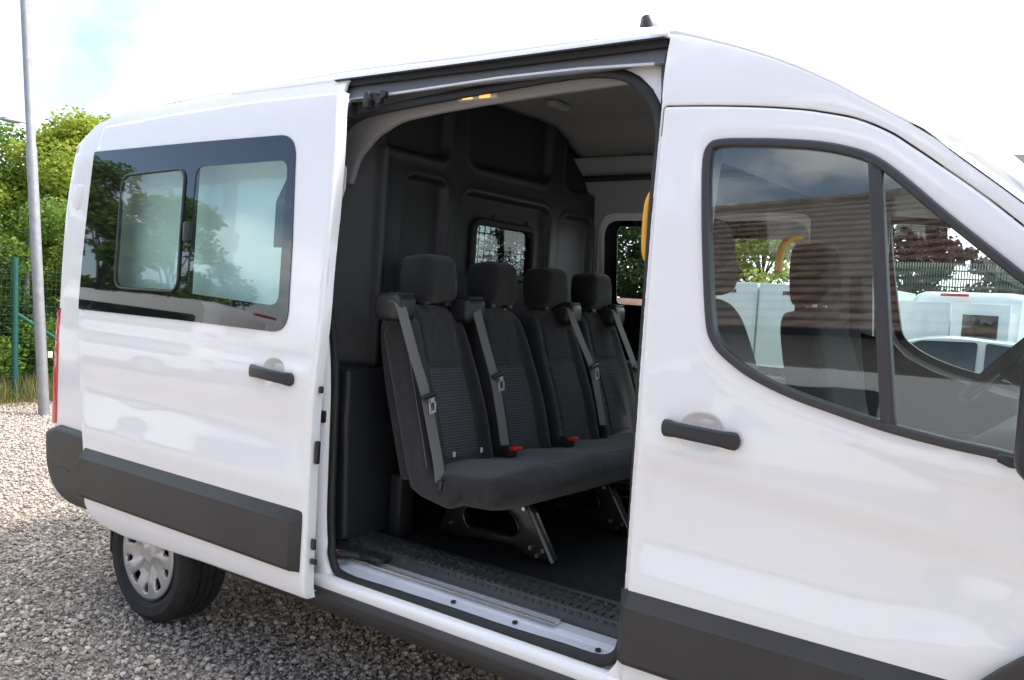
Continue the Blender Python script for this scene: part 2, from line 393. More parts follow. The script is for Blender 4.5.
roof = from_np('roof', V, F, PAINT, van)
mdf = roof.modifiers.new('s', 'SOLIDIFY'); mdf.thickness = .008; mdf.offset = 1
tube('antenna', [(-1.67, .9, 2.44), (-1.68, .9, 2.60), (-1.695, .9, 2.650)], [.055, .040, .020], BLACKP, roof, seg=12)
V, F = roof_mesh(-.52, .45, 0, .022, .0, 30, 3, 1); ap = from_np('windscreen_pillar', V, F, PAINT, van)
V, F = roof_mesh(-.52, .45, .978, 1, .0, 30, 3, 1); ap2 = from_np('windscreen_pillar', V, F, PAINT, van)
V, F = roof_mesh(-.52, .45, .022, .978, -.002, 30, 40, 1); ws = from_np('windscreen', V, F, SCREEN, van)
# drip flange over the opening
panel('roof_drip_rail', rect(-3.2, S(667, 52)[0] - .01, ZL - .011, ZL + .010), near(-.004), PAINT, van, thick=.03, step=.1, r=.003)

# front bonnet and nose (beyond the frame)
V = []; F = []
prof = [(.38, 1.24), (.6, 1.20), (.85, 1.12), (1.02, 1.0), (1.12, .8), (1.13, .5), (1.08, .34)]
for i, (x, z) in enumerate(prof):
    for j in range(13):
        s = j / 12; k = 1 - abs(2 * s - 1) ** 4; V.append((x + .1 * k * (i / 6), .01 + (WID - .02) * s, z + .05 * k))
for i in range(6):
    for j in range(12): a = i * 13 + j; F.append((a, a + 1, a + 14, a + 13))
from_np('bonnet', V, F, PAINT, van).modifiers.new('s', 'SOLIDIFY').thickness = .02
# back end
RW1 = roundpoly([(.22, 1.33), (.92, 1.33), (.92, 1.88), (.27, 1.88)], .08); RW2 = roundpoly([(1.14, 1.33), (1.84, 1.33), (1.79, 1.88), (1.14, 1.88)], .08)
def backx(z): return float(np.interp(z, [.44, 1.35, BP((62, 260))[1], BP((67, 200))[1], RZ0, RZ1, 2.32], [-4.270, -4.270, BP((62, 260))[0] + .005, BP((67, 200))[0] + .005, RX0 + .01, RX1 + .01, RX1 + .06]))
panel('rear_door', roundpoly([(.03, .5), (1.028, .5), (1.028, 2.25), (.22, 2.25, .1), (.12, 2.05, .1), (.04, 1.4, .1)], .01), lambda u, v, w: Vector((backx(v) + w - .004, u, v)), PAINT, van, thick=.02, step=.1, r=.01, holes=[RW1])
panel('rear_door', roundpoly([(1.033, .5), (2.03, .5), (2.02, 1.4, .1), (1.94, 2.05, .1), (1.84, 2.25, .1), (1.033, 2.25)], .01), lambda u, v, w: Vector((backx(v) + w - .004, u, v)), PAINT, van, thick=.02, step=.1, r=.01, holes=[RW2])
for w_ in (RW1, RW2): panel('rear_window', w_, lambda u, v, w: Vector((backx(v) + w, u, v)), CABG, van, thick=.004, step=.2)
box('rear_hinge', (-4.262, .04, 1.83), (-4.21, .10, 1.95), PAINT, van, r=.015)
box('rear_hinge', (-4.285, .02, 1.0), (-4.25, .07, 1.10), PAINT, van, r=.01)
tl = panel('tail_lamp', roundpoly([(-4.285, .80), (-4.245, .80), (-4.262, 1.36), (-4.29, 1.33)], .008), near(-.006), TAIL, van, thick=.05, step=.1, r=.005)
# rear bumper
bp_poly = roundpoly([(-4.30, .765, .02), (-4.20, .80, .01), (-3.86, .79, .01), (-3.86, .44, .05), (-4.12, .44, .1), (-4.28, .56, .1)], 0)
bu = panel('rear_bumper', bp_poly, near(-.035), TRIM, van, thick=.08, step=.04, r=.03)
box('bumper_beam', (-4.335, .02, .46), (-4.26, WID - .02, .76), TRIM, bu, r=.03, seg=3)
box('side_reflector', (-4.17, -.0375, .600), (-4.05, -.03, .610), BLACKP, bu)

# ---------------------------------------------------------------- sill and step
def sweep(name, prof, x0, x1, mt, parent=None, nx=1, cap=True, r=0):
    bm = bmesh.new(); rows = []
    for i in range(nx + 1):
        x = x0 + (x1 - x0) * i / nx; rows.append([bm.verts.new((x, y, z)) for y, z in prof])
    for a, b in zip(rows, rows[1:]):
        for k in range(len(prof)): bm.faces.new((a[k], a[(k + 1) % len(prof)], b[(k + 1) % len(prof)], b[k]))
    bm.faces.new(rows[0]); bm.faces.new(rows[-1])
    return from_bm(name, bm, mt, parent, 30)
sweep('sill_trim', roundpoly([(.06, .385), (.012, .388, .02), (-.024, .43, .01), (-.030, .462, .008), (-.016, .478, .006), (.03, .482)], .006), -2.95, -.42, TRIM, van)
sweep('sill_panel', roundpoly([(.02, .47), (-.010, .478, .004), (-.012, .508, .012), (.010, .523, .01), (.05, .521), (.05, .47)], .002), -2.90, -1.13, PAINT, van)
sweep('sill_tray', roundpoly([(.03, .49), (.04, .528, .004), (.098, .543, .01), (.105, .556, .003), (.17, .562), (.17, .49)], .002), -2.60, -1.13, INNERP, van)
rl = sweep('guide_rail', roundpoly([(.098, .559), (.098, .568), (.118, .568), (.118, .563), (.13, .563), (.13, .572), (.143, .572), (.143, .559)], .0005), -2.40, -1.42, mat('rail_aluminium', (.72, .72, .72), .25, metal=.8), van)
for x in (-1.80, -1.55, -1.25): lathe('drain_hole', [(0.0001, 0), (.009, 0), (.009, .002), (.0001, .002)], RUBBER, rl, n=16, centre=(x, .065, .5))
for o in [o for o in C.objects if o.name.startswith('drain_hole')]:
    o.matrix_parent_inverse = Matrix.Identity(4)
    for v in o.data.vertices:
        c = v.co.copy(); v.co = Vector((c.x, .080 + (c.z - .5) * .95, .5425 + (c.z - .5) * .26 + (c.y - .065) * 1.0))
st = sweep('step_tread', roundpoly([(.150, .560), (.150, .568, .004), (.172, .606, .008), (.30, .615, .004), (.33, .598), (.33, .56)], .003), -2.62, -1.13, TREAD, van)
ribs = []
for k in range(46):
    x = -2.52 + k * .0295
    if x > -1.16: break
    ribs.append(((x, .176, .600), (x + .011, .205, .6125)))
boxes('tread_ribs', ribs, TREAD, st, r=.003)
lug = []
for k in range(46):
    x = -2.53 + k * .0295
    if x < -1.2: lug.append(((x, .161, .578), (x + .016, .172, .598)))
boxes('tread_lugs', lug, TREAD, st, r=.002)
pat = []
for x in np.arange(-2.5, -1.18, .045): pat.append(((x, .235, .610), (x + .03, .241, .618))); pat.append(((x, .262, .611), (x + .03, .268, .619)))
boxes('tread_pattern', pat, TREAD, st)
for c_ in kids(st): absorb(st, c_)
box('floor', (-4.2, .33, .56), (.0, WID - .06, .60), FLOORM, van)
# carriage arm of the door
ca = tube('guide_arm', [(-2.42, .0, .575), (-2.36, .05, .578), (-2.30, .10, .58), (-2.24, .12, .582)], .014, BLACKP, van)
box('guide_roller', (-2.27, .10, .578), (-2.16, .16, .596), BLACKP, ca, r=.006)
box('guide_latch', (-2.340, .060, .584), (-2.328, .078, .592), RED, ca, r=.003)

# ------------------------------------------------- opening: jambs, seal, track
SEALPX = [(345, 577), (395, 594), (450, 612), (505, 631), (560, 648), (598, 660), (616, 656), (624, 640), (629, 600), (634, 520), (641, 400), (648, 300), (655, 200), (660, 150), (660, 122), (652, 98), (634, 80), (610, 73), (570, 75), (500, 87), (440, 98), (390, 108), (362, 116), (346, 128), (338, 150), (336, 200), (331, 260), (329, 300), (333, 335), (335, 380), (333, 450), (331, 520), (333, 560)]
def ss_y(z): return yside(z) + .035 + (.03 * sstep(1.9, 2.15, z))
def SS(px, py):
    y = .03
    for _ in range(12): p = at(px, py, 1, y); y = ss_y(p.z) if p.z > .6 else .028
    return (p.x, p.z)
seal_pts = [(p[0], p[1]) for p in catmull([(*SS(*q), 0) for q in SEALPX], 4, closed=True)]
tube('door_seal', [(x, ss_y(z) if z > .6 else .028, z) for x, z in seal_pts], .0135, RUBBER, van, closed=True, seg=10, rx=.017)
# jamb: a sheet around the opening between outer skin and seal, running inward
def ring_sheet(name, A, B, mt, parent, fa, fb, closed=True):
    n = len(A); bm = bmesh.new(); a = [bm.verts.new(fa(p)) for p in A]; b = [bm.verts.new(fb(p)) for p in B]
    for i in range(n if closed else n - 1): bm.faces.new((a[i], a[(i + 1) % n], b[(i + 1) % n], b[i]))
    return from_bm(name, bm, mt, parent)
# rear pillar of the opening (white, faces forward)
zz = np.linspace(.50, 2.20, 40)
def colsheet(name, fx0, fy0, fx1, fy1, zs, mt, parent, th=.01):
    bm = bmesh.new(); A = []; B = []
    for z in zs: A.append(bm.verts.new((fx0(z), fy0(z), z))); B.append(bm.verts.new((fx1(z), fy1(z), z)))
    for i in range(len(zs) - 1): bm.faces.new((A[i], A[i + 1], B[i + 1], B[i]))
    o = from_bm(name, bm, mt, parent); o.modifiers.new('s', 'SOLIDIFY').thickness = th; return o
_sr = sorted([(z, x) for x, z in seal_pts[24 * 4:]]); XRz = [a for a, b in _sr]; XRx = [b for a, b in _sr]
def xr(z): return float(np.interp(z, XRz, XRx)) - .012
jm = colsheet('pillar_jamb', lambda z: xr(z) - .075, lambda z: yside(z) + .008, lambda z: xr(z) + .004, lambda z: ss_y(z) + .0, zz, PAINT, van)
box('striker', (-2.437, .018, 1.165), (-2.408, .036, 1.225), STEEL, jm, r=.006)
box('door_stop', (-2.425, .008, 1.055), (-2.385, .04, 1.10), BLACKP, jm, r=.006)
box('hole_plug', (-2.432, .018, 1.29), (-2.422, .03, 1.34), GREYP, jm); box('hole_plug', (-2.45, .006, .58), (-2.43, .02, .595), GREYP, jm)
# front (B) pillar inside
XB_ = lambda z: float(np.interp(z, [.5, 1.25, 1.85, 2.09], [-1.138, -1.139, XP, XB - .009]))
colsheet('pillar_jamb', lambda z: XB_(z) + .004, lambda z: yside(z) + .004, lambda z: XB_(z) - .014, lambda z: ss_y(z), np.linspace(.5, 2.02, 40), PAINT, van)
panel('pillar_trim', roundpoly([(-1.145, .60), (-1.03, .60), (-1.03, 2.0), (-1.18, 2.0), (-1.165, 1.8, 0), (-1.145, 1.3, 0)], 0), lambda u, v, w: Vector((u, ss_y(v) + .02 + w, v)), GREYP, van, thick=.06, step=.1, r=.02)
# track recess above the opening; black boxes stand in for shade under the lip
box('recess_shade', (-2.56, .150, ZL - .034), (S(664, 60)[0] - .01, .34, ZL - .004), RUBBER, van)
box('recess_shade_lip', (-2.56, .128, ZL - .016), (S(664, 60)[0] - .01, .16, ZL - .011), RUBBER, van)
tr = panel('roller_track', rect(-2.56, S(664, 60)[0] - .01, at(500, 81, 1, .14).z, ZL - .030), lambda u, v, w: Vector((u, .185 - (ZL - .012 - v) * .6 + w, v)), mat('shaded_track_paint', (.20, .205, .215), .4, coat=.4), van, thick=.02, step=.1)  # white paint on the track, greyed to carry the recess's shade
tube('track_lip', [at(345, 101, 1, .125), at(500, 78, 1, .125), at(580, 69, 1, .125), at(655, 64, 1, .125)], .0055, mat('bright_track', (.6, .6, .62), .3, metal=.6), tr)
rb = boxes('roller_bracket', [((-2.44, .09, 2.205), (-2.33, .125, 2.222)), ((-2.36, .085, 2.185), (-2.335, .12, 2.24)), ((-2.46, .07, 2.155), (-2.42, .12, 2.21))], BLACKP, van, r=.004)
for x in (-2.335, -2.295, -2.31): pass
for x, z in ((-2.32, 2.225), (-2.28, 2.23), (-2.30, 2.212)): lathe('roller', [(.0001, 0), (.014, 0), (.014, .018), (.0001, .018)], STEEL if z < 2.2 else BLACKP, rb, n=20, centre=(x, .10, z))
# corner gusset near B pillar top
GP = [(663, 104), (660, 112), (654, 90), (640, 76), (620, 69), (600, 66), (630, 63), (662, 62)]
panel('corner_gusset', [SS(*q) for q in GP], lambda u, v, w: Vector((u, ss_y(v) - .004 + w, v)), PAINT, van, thick=.02, step=.03, r=.002)
GQ = [(668, 51), (664, 53), (659, 107), (663, 107)]
panel('gap_seal', [S(*q) for q in GQ], near(.010), RUBBER, van, thick=.03, step=.05)

# ------------------------------------------------- headliner, lamp
def ceil_z(y):  # across
    t = min(y - .17, WID - .17 - y); return 2.27 + .135 * sstep(0, .45, t)
V = []; F = []; nx, ny = 20, 50
for i in range(nx + 1):
    for j in range(ny + 1):
        y = .24 + (WID - .42) * j / ny; V.append((-2.52 + 1.22 * i / nx, y, ceil_z(y)))
for i in range(nx):
    for j in range(ny): a = i * (ny + 1) + j; F.append((a, a + ny + 1, a + ny + 2, a + 1))
hl = from_np('headliner', V, F, HEADL, van); hl.modifiers.new('s', 'SOLIDIFY').thickness = -.01
V, F = roof_mesh(-1.30, -.50, .03, .97, -.05, 16, 24)
from_np('cab_headliner', V, F, HEADL, van)
# side roof trim band with the curved end at the rear pillar
YB = .205
bpts = [(331, 184, .005), (350, 184, .01), (358, 158, .03), (376, 136, .03), (400, 121, .04), (440, 112, .02), (480, 105, 0), (560, 92.5, 0), (652, 80, 0), (652, 56, 0), (329, 104, 0)]
band = roundpoly([(at(a, b, 1, YB).x, at(a, b, 1, YB).z, r_) for a, b, r_ in bpts], 0)
band = band if area(band) > 0 else band[::-1]
panel('roof_trim', band, lambda u, v, w: Vector((u, YB + w, v)), HEADL, van, thick=.02, step=.05, r=.008)
bz = [(at(a, b, 1, YB).x, at(a, b, 1, YB).z) for a, b, r_ in bpts[5:9]]
V = []; F = []
for i, x in enumerate(np.linspace(bz[0][0] - .1, bz[-1][0], 20)):
    z0 = float(np.interp(x, [p[0] for p in bz], [p[1] for p in bz]))
    for j in range(5): t = j / 4; V.append((x, YB + .004 + .12 * t, z0 + .003 + (2.30 - z0) * t ** .8))
for i in range(19):
    for j in range(4): a = i * 5 + j; F.append((a, a + 5, a + 6, a + 1))
from_np('roof_trim', V, F, HEADL, van)
lc = at(478, 97, 1, .20)
lampb = box('ceiling_lamp', (lc.x - .085, .192, lc.z - .010), (lc.x + .085, .25, lc.z + .012), LAMPC, van, r=.006)
for q in (-.04, .035): box('lamp_lens', (lc.x + q - .024, .1905, lc.z - .007), (lc.x + q + .024, .215, lc.z + .006), LAMPM, lampb, r=.003)
box('ceiling_switch', (-2.22, 1.02, 2.375), (-2.17, 1.14, 2.40), GREYP, van, r=.006)
tube('cable_trim', [(-2.5, 1.80, 2.18), (-1.2, 1.80, 2.19)], .016, RUBBER, van)
# overhead shelf and arch behind the cab
# ------------------------------------------------- bulkhead
recs = [(-.2, .74, 2.105, 2.9), (.87, 1.50, 2.11, 2.9), (1.64, 2.4, 2.11, 2.9), (.47, .74, .9, 2.015), (.84, 1.52, .9, 1.995), (1.62, 1.93, .9, 1.975)]
def rbox_sdf(x, y, a, b, c, d, r):
    cx, cy = (a + b) / 2, (c + d) / 2; qx = abs(x - cx) - (b - a) / 2 + r; qy = abs(y - cy) - (d - c) / 2 + r
    return math.hypot(max(qx, 0), max(qy, 0)) + min(max(qx, qy), 0) - r
def bdep(u, v, d):
    s = min(rbox_sdf(u, v, *q, .06) for q in recs)
    w = .034 * (1 - sstep(-.016, .003, s)) - .006 * math.exp(-((s - .012) / .010) ** 2)
    w += .020 * (1 - sstep(.0, .012, abs(s) - .0)) * 0
    e = .36
    if u < e + .03:
        w *= sstep(e - .02, e + .03, u)
    if u < e: w += (e - u) * .75 + .02 * sstep(0, .03, e - u)
    w -= .010 * sstep(1.236, 1.242, v) * (1 - sstep(.36, .40, u))
    return w
bk_out = roundpoly([(.03, .60, 0), (1.98, .60, 0), (1.98, 2.0, .1), (1.90, 2.28, .1), (1.74, 2.42, .12), (1.0, 2.45, 0), (.55, 2.40, 0), (.24, 2.27, 0), (.11, 2.08, 0), (.04, 1.85, 0)], 0)
wh = roundpoly(rect(.97, 1.41, 1.65, 1.865), .04)
bk = panel('bulkhead', bk_out, lambda u, v, w: Vector((-2.5 - w, u, v)), BULK, van, holes=[wh], thick=.06, step=.013, dep=bdep, sharp=60, back=False)
bw = panel('bulkhead_window', wh, lambda u, v, w: Vector((-2.54 - w, u, v)), glass('bulkhead_glass', (.33, .37, .37), .05), bk, thick=.004, step=.2)
panel('window_frame', grow(wh, .03), lambda u, v, w: Vector((-2.512 - w, u, v)), RUBBER, bw, holes=[grow(wh, -.004)], thick=.02, step=.04, r=.01)
bm = bmesh.new()
for y in np.arange(1.0, 1.40, .042): tube_into(bm, [(-2.56, y, 1.65), (-2.56, y, 1.865)], .0025, seg=5)
for z in np.arange(1.68, 1.86, .038): tube_into(bm, [(-2.56, .97, z), (-2.56, 1.41, z)], .0025, seg=5)
from_bm('window_grille', bm, BLACKP, bw)
boxes('frame_clip', [((-2.51, 1.06, 1.89), (-2.49, 1.075, 1.915)), ((-2.51, 1.32, 1.89), (-2.49, 1.335, 1.915))], BLACKP, bw, r=.003)
# lower side moulding of the bulkhead
panel('bulkhead_side_panel', roundpoly([(-2.60, .60, 0), (-2.39, .60, .02), (-2.41, 1.0, .1), (-2.45, 1.235, .02), (-2.60, 1.24, 0)], 0), lambda u, v, w: Vector((u, .14 + w + .03 * sstep(1.0, 1.24, v), v)), BULK, bk, thick=.28, step=.03, r=.022)
box('seat_mount_post', (-2.36, .34, .60), (-2.30, .42, .84), BULK, bk, r=.01)
# cargo room behind the bulkhead stays dark: a lining
box('cargo_floor', (-4.2, .04, .52), (-2.6, WID - .04, .555), FLOORM, van)
# hinge strip seen beside the opening
strip = panel('door_edge_strip', roundpoly([(-2.475, 1.53, .01), (-2.455, 1.53, .01), (-2.452, 1.62, .01), (-2.438, 1.66, .01), (-2.446, 1.72, .01), (-2.434, 1.78, .01), (-2.442, 1.86, .01), (-2.430, 1.90, .01), (-2.440, 1.98, .01), (-2.475, 2.0, .01)], .008),
      lambda u, v, w: Vector((u, yside(v) + .02 + w, v)), mat('strip_grey', (.5, .5, .5), .45), van, thick=.01, step=.03,
      holes=[roundpoly(rect(-2.463, -2.452, 1.575 + k, 1.592 + k), .004) for k in (0, .10, .2, .3)])

# ------------------------------------------------- bench seat
bench = bpy.data.objects.new('bench_seat', None); C.objects.link(bench); bench.parent = van; bench.location = (-2.0, 1.0, .6)
BL = Matrix.Translation(bench.location)
def seat_frame(y0, x0, z0, lean):
    # u across (y), v up the back, w depth rearward
    L = R(lean); V_ = Vector((-math.sin(L), 0, math.cos(L))); W_ = Vector((-math.cos(L), 0, -math.sin(L)))
    return lambda u, v, w: Vector((x0, y0, z0)) + Vector((0, 1, 0)) * u + V_ * v + W_ * w
def seat_dep(h, wid):
    def f(u, v, d):
        a = abs(u)
        w = -.022 * sstep(wid * .55, wid * .9, a)            # side bolsters stand forward
        w += -.012 * math.exp(-((v - .2) / .15) ** 2)
        w += .006 * math.exp(-((v - h * .62) / .006) ** 2) * (a < wid * .55)
        w += .007 * math.exp(-((a - wid * .58) / .006) ** 2)
        return w
    return f
def make_back(yc, hw, parent, first):
    H = .64
    out = roundpoly([(-hw, 0, .03), (hw, 0, .03), (hw * .99, H * .62, .1), (hw * .80, H, .10), (-hw * .80, H, .10), (-hw * .99, H * .62, .1)], 0, 8)
    fr = seat_frame(yc, -2.05, .90, 18)
    b = panel('backrest', out, fr, FABRIC, parent, thick=.14, step=.022, r=.045, dep=seat_dep(H, hw), sharp=70)
    ins = roundpoly([(-hw * .50, .045, .02), (hw * .50, .045, .02), (hw * .54, H * .60, .01), (-hw * .54, H * .60, .01)], 0)
    i = panel('backrest_insert', ins, lambda u, v, w: fr(u, v, w - .004 + seat_dep(H, hw)(u, v, 0)), INSERT, b, thick=.012, step=.03, r=.006)
    top = roundpoly([(-hw * .53, H * .635, .01), (hw * .53, H * .635, .01), (hw * .50, H * .93, .04), (-hw * .50, H * .93, .04)], 0)
    panel('backrest_insert', top, lambda u, v, w: fr(u, v, w - .003 + seat_dep(H, hw)(u, v, 0) * .3), FABRIC, b, thick=.012, step=.03, r=.006)
    # seam threads down each side of the back
    for s in (-1, 1):
        tube('seam', [fr(s * hw * .985, v, .045) for v in np.linspace(.02, H * .62, 14)] + [fr(s * hw * (.985 - .17 * t), H * (.62 + .3 * t), .045) for t in (.3, .6, 1)], .0016, THREAD, b, seg=5)
    # headrest
    hr_out = roundpoly([(-.102, 0, .04), (.102, 0, .03), (.113, .08, .05), (.090, .185, .045), (-.090, .185, .045), (-.113, .08, .05)], 0, 8)
    f2 = seat_frame(yc + .026, -2.215, 1.513, 8)
    h = panel('headrest', hr_out, f2, FABRIC, b, thick=.12, step=.02, r=.05, sharp=80, dep=lambda u, v, d: -.012 * sstep(0, .2, v))
    bm = bmesh.new()
    for s in (-1, 1): tube_into(bm, [f2(s * .06, -.06, .06), f2(s * .06, .02, .06)], .0075, seg=10)
    from_bm('headrest_post', bm, BRIGHT, b)
    bm = bmesh.new()
    for s in (-1, 1): box_into(bm, (-2.255, yc + s * .06 - .016, 1.495), (-2.220, yc + s * .06 + .016, 1.512), .004)
    from_bm('headrest_collar', bm, BLACKP, b)
    return b
YS = [.40, .80, 1.20, 1.60]
backs = [make_back(y, .188, bench, i == 0) for i, y in enumerate(YS)]
# cushion: side profile swept across with rounded ends
cus_prof = roundpoly([(-2.13, .83, .05), (-1.90, .815, .05), (-1.72, .825, .06), (-1.665, .90, .06), (-1.72, .958, .05), (-2.03, .925, .04), (-2.13, .91, .02)], 0, 8)
def cushion():
    ys = [.195, .20, .21, .225, .245, .27, .30] + list(np.arange(.34, 1.66, .04)) + [1.70, 1.74, 1.775, 1.79, 1.795]
    c = Vector((-1.87, .865)); bm = bmesh.new(); rows = []
    P = [Vector(p) for p in resample(cus_prof, .03)]
    for y in ys:
        e = min(y - .195, 1.795 - y); k = 1 if e > .14 else math.sqrt(max(0, 1 - (1 - e / .14) ** 2)) * .30 + .70
        n = sum(.010 * math.exp(-((y - b) / .02) ** 2) for b in (.6, 1.0, 1.4))
        rows.append([bm.verts.new((c.x + (p.x - c.x) * (k if p.x > c.x else 1) * (1 - n), y, c.y + (p.y - c.y) * k * (1 - n * 1.5) + (.012 * math.sin((y - .2) / .4 * math.pi) ** 2 if p.y > .9 else 0))) for p in P])
    for a, b in zip(rows, rows[1:]):
        for i in range(len(P)): bm.faces.new((a[i], a[(i + 1) % len(P)], b[(i + 1) % len(P)], b[i]))
    bm.faces.new(rows[0]); bm.faces.new(rows[-1]); return from_bm('cushion', bm, FABRIC, bench, 60)
cu = cushion()
tube('seam', [(-1.715, y, .963 + .010 * math.sin((y - .2) / .4 * math.pi) ** 2) for y in np.arange(.30, 1.70, .03)], .0014, THREAD, cu, seg=5)
# side cheek of the bench end with the belt anchor
chk = panel('side_cover', roundpoly([(-2.30, 1.40, .04), (-2.21, 1.47, .05), (-2.16, 1.40, .05), (-2.02, .93, .03), (-1.86, .86, .04), (-1.93, .80, .03), (-2.10, .83, .04), (-2.14, .90, .04)], 0), lambda u, v, w: Vector((u, .178 + w, v)), FABRIC, bench, thick=.07, step=.03, r=.025, sharp=70)
tube('seam', [(-2.165, .181, 1.36), (-2.11, .179, 1.18), (-2.06, .179, 1.02), (-2.035, .179, .93)], .0016, THREAD, chk, seg=5)
# belt turrets, belts
def belt(y, path, tong):
    t = box('belt_guide', (-2.275, y - .060, 1.435), (-2.155, y + .055, 1.535), BLACKP, bench, r=.028, seg=4)
    box('guide_slot', (-2.215, y - .042, 1.525), (-2.165, y + .042, 1.540), RUBBER, t, r=.006)
    p = [at(a, b, 0, x) for a, b, x in path]; p = [p[0] + Vector((-.03, 0, .002))] + p
    rb = ribbon('seat_belt', catmull(p, 6), Vector((.006, .044, .0)), .0022, BELT, bench)
    q = at(*tong[:2], 0, tong[2]) + Vector((.008, 0, 0))
    bm = bmesh.new(); box_into(bm, (-.005, -.032, -.007), (.010, .032, .009), .004); bmesh.ops.transform(bm, matrix=Matrix.Translation(q) @ Matrix.Rotation(R(15), 4, 'X'), verts=bm.verts)
    from_bm('belt_tongue_grip', bm, BLACKP, rb)
    bm = bmesh.new()
    for s in (-1, 1): box_into(bm, (.002, s * .014 - .003, -.055), (.005, s * .014 + .003, -.006))
    box_into(bm, (.002, -.017, -.060), (.005, .017, -.050)); box_into(bm, (.002, -.017, -.022), (.005, .017, -.006))
    bmesh.ops.transform(bm, matrix=Matrix.Translation(q + Vector((.008, .010, 0))) @ Matrix.Rotation(R(10), 4, 'X'), verts=bm.verts)
    from_bm('belt_tongue', bm, BRIGHT, rb)
belt(.165, [(399, 303, -2.165), (404, 318, -2.145), (414, 355, -2.10), (425, 393, -2.06), (433, 435, -2.03), (438, 462, -2.0), (440, 482, -1.975)], (426, 396, -2.055))
belt(.565, [(475, 305, -2.165), (479, 320, -2.145), (487, 350, -2.10), (494, 376, -2.055), (500, 410, -2.02), (505, 445, -1.99)], (495.5, 375, -2.05))
belt(1.285, [(570, 309, -2.165), (574, 322, -2.145), (583, 345, -2.10), (592, 367, -2.055), (598, 395, -2.02), (603, 425, -1.99)], (592, 366, -2.05))
belt(1.69, [(615, 311, -2.165), (619, 324, -2.145), (627, 345, -2.10), (634, 365, -2.055), (640, 395, -2.02)], (635, 367, -2.05))
ba = at(441, 484, 0, -1.97); box('belt_anchor', (ba.x - .01, ba.y - .012, ba.z - .025), (ba.x + .012, ba.y + .014, ba.z + .015), BLACKP, bench, r=.006)
for y in (.615, 1.03):
    bk_ = box('buckle', (-2.03, y - .02, .93), (-1.975, y + .02, .972), BLACKP, bench, r=.006)
    box('buckle_button', (-1.985, y - .024, .962), (-1.955, y + .024, .976), RED, bk_, r=.004)
for yy in (.315, .475): box('seat_tag', (-2.035, yy, .958), (-2.028, yy + .008, .976), mat('white_tag', (.6, .6, .6), .5), bench)
# legs
def leg(y):
    dx = -.19
    poly = roundpoly([(-1.99, .80, .02), (-1.64, .80, .02), (-1.62, .79, .01), (-1.50, .605, .01), (-1.61, .605, .02), (-1.68, .635, .03), (-1.88, .62, .02), (-2.02, .605, .01), (-2.05, .63, .02), (-2.03, .66, .02)], 0)
    hole = roundpoly([(-1.90, .755), (-1.70, .76), (-1.655, .70), (-1.68, .665), (-1.90, .655), (-1.93, .70)], .035)
    l = panel('bench_leg', poly, lambda u, v, w: Vector((u + dx, y + w, v)), LEGM, bench, holes=[hole], thick=.035, step=.03, r=.006)
    tube('leg_rim', [(p[0] + dx, y - .002, p[1]) for p in resample(hole, .03)], .004, LEGM, l, closed=True, seg=6)
    tube('leg_flange', [(-1.625 + dx, y - .01, .80), (-1.50 + dx, y - .01, .61)], .008, LEGM, l, seg=8)
    bm = bmesh.new()
    for x, z in ((-1.60, .645), (-1.57, .622), (-1.545, .645), (-1.98, .66), (-1.64, .78)):
        tube_into(bm, [(x + dx, y - .012, z), (x + dx, y + .002, z)], .008, seg=8)
    from_bm('leg_bolt', bm, STEEL, l)
LEGM = mat('leg_steel', (.016, .016, .017), .3, metal=.2, coat=.3)
for y in (.50, 1.08, 1.62): leg(y)
box('seat_pan', (-2.10, .30, .80), (-1.86, 1.72, .83), LEGM, bench, r=.005)
for o in list(C.objects):
    if o.parent == bench: o.matrix_parent_inverse = Matrix.Translation(-bench.location)

# ------------------------------------------------- grab rails
tube('grab_rail', catmull([at(650, 262, 1, .13), at(646, 252, 1, .12), at(646.5, 225, 1, .115), at(650, 200, 1, .115), at(660, 186, 1, .13)], 6), .013, YELLOW, van, seg=12)
tube('grab_rail', catmull([(-1.14, 1.00, 1.70), (-1.14, 1.02, 1.78), (-1.14, 1.08, 1.82), (-1.14, 1.20, 1.84)], 6), .014, YELLOW, van, seg=12)

# ------------------------------------------------- sliding door
sd = bpy.data.objects.new('sliding_door', None); C.objects.link(sd); sd.parent = van; sd.location = (-3.0, -.1, .45)
SDI = Matrix.Translation(-sd.location)
OFF = -.10
D_ = lambda *q: S(*q, OFF)
sdo = [tuple(p[:2]) for p in catmull([(*D_(*q), 0) for q in ((104, 126), (97, 150), (93, 190), (86, 240), (80, 290), (77.5, 330), (78, 380), (80, 420), (82, 450), (82, 485), (84, 505))], 4)]
sdf = [tuple(p[:2]) for p in catmull([(*D_(*q), 0) for q in ((305, 600), (304, 570), (307, 500), (310, 430), (315, 370), (321, 320), (325, 270), (331, 210), (336, 150), (340, 91))], 4)]
sd_poly = sdo + [D_(90, 517), D_(102, 527), D_(125, 538), D_(200, 562), D_(250, 580)] + sdf + [D_(260, 99.5), D_(180, 112)]
sd_poly = [(float(a), float(b)) for a, b in sd_poly]
W_OUT = roundpoly([(*D_(79, 309), .012), (*D_(180, 320), 0), (*D_(288, 333.5), .09), (*D_(293, 240), 0), (*D_(297, 134), .09), (*D_(200, 142), 0), (*D_(95, 152), .012), (*D_(86, 230), 0)], 0, 8)
W_OUT = W_OUT if area(W_OUT) > 0 else W_OUT[::-1]
sd_poly = sd_poly if area(sd_poly) > 0 else sd_poly[::-1]
def sculpt(x, z):
    return .010 * math.exp(-((z - 1.02) / .08) ** 2) - .006 * math.exp(-((z - .84) / .05) ** 2) + .004 * math.exp(-((z - 1.28) / .03) ** 2)
W_HOLE = grow(W_OUT, -.03)
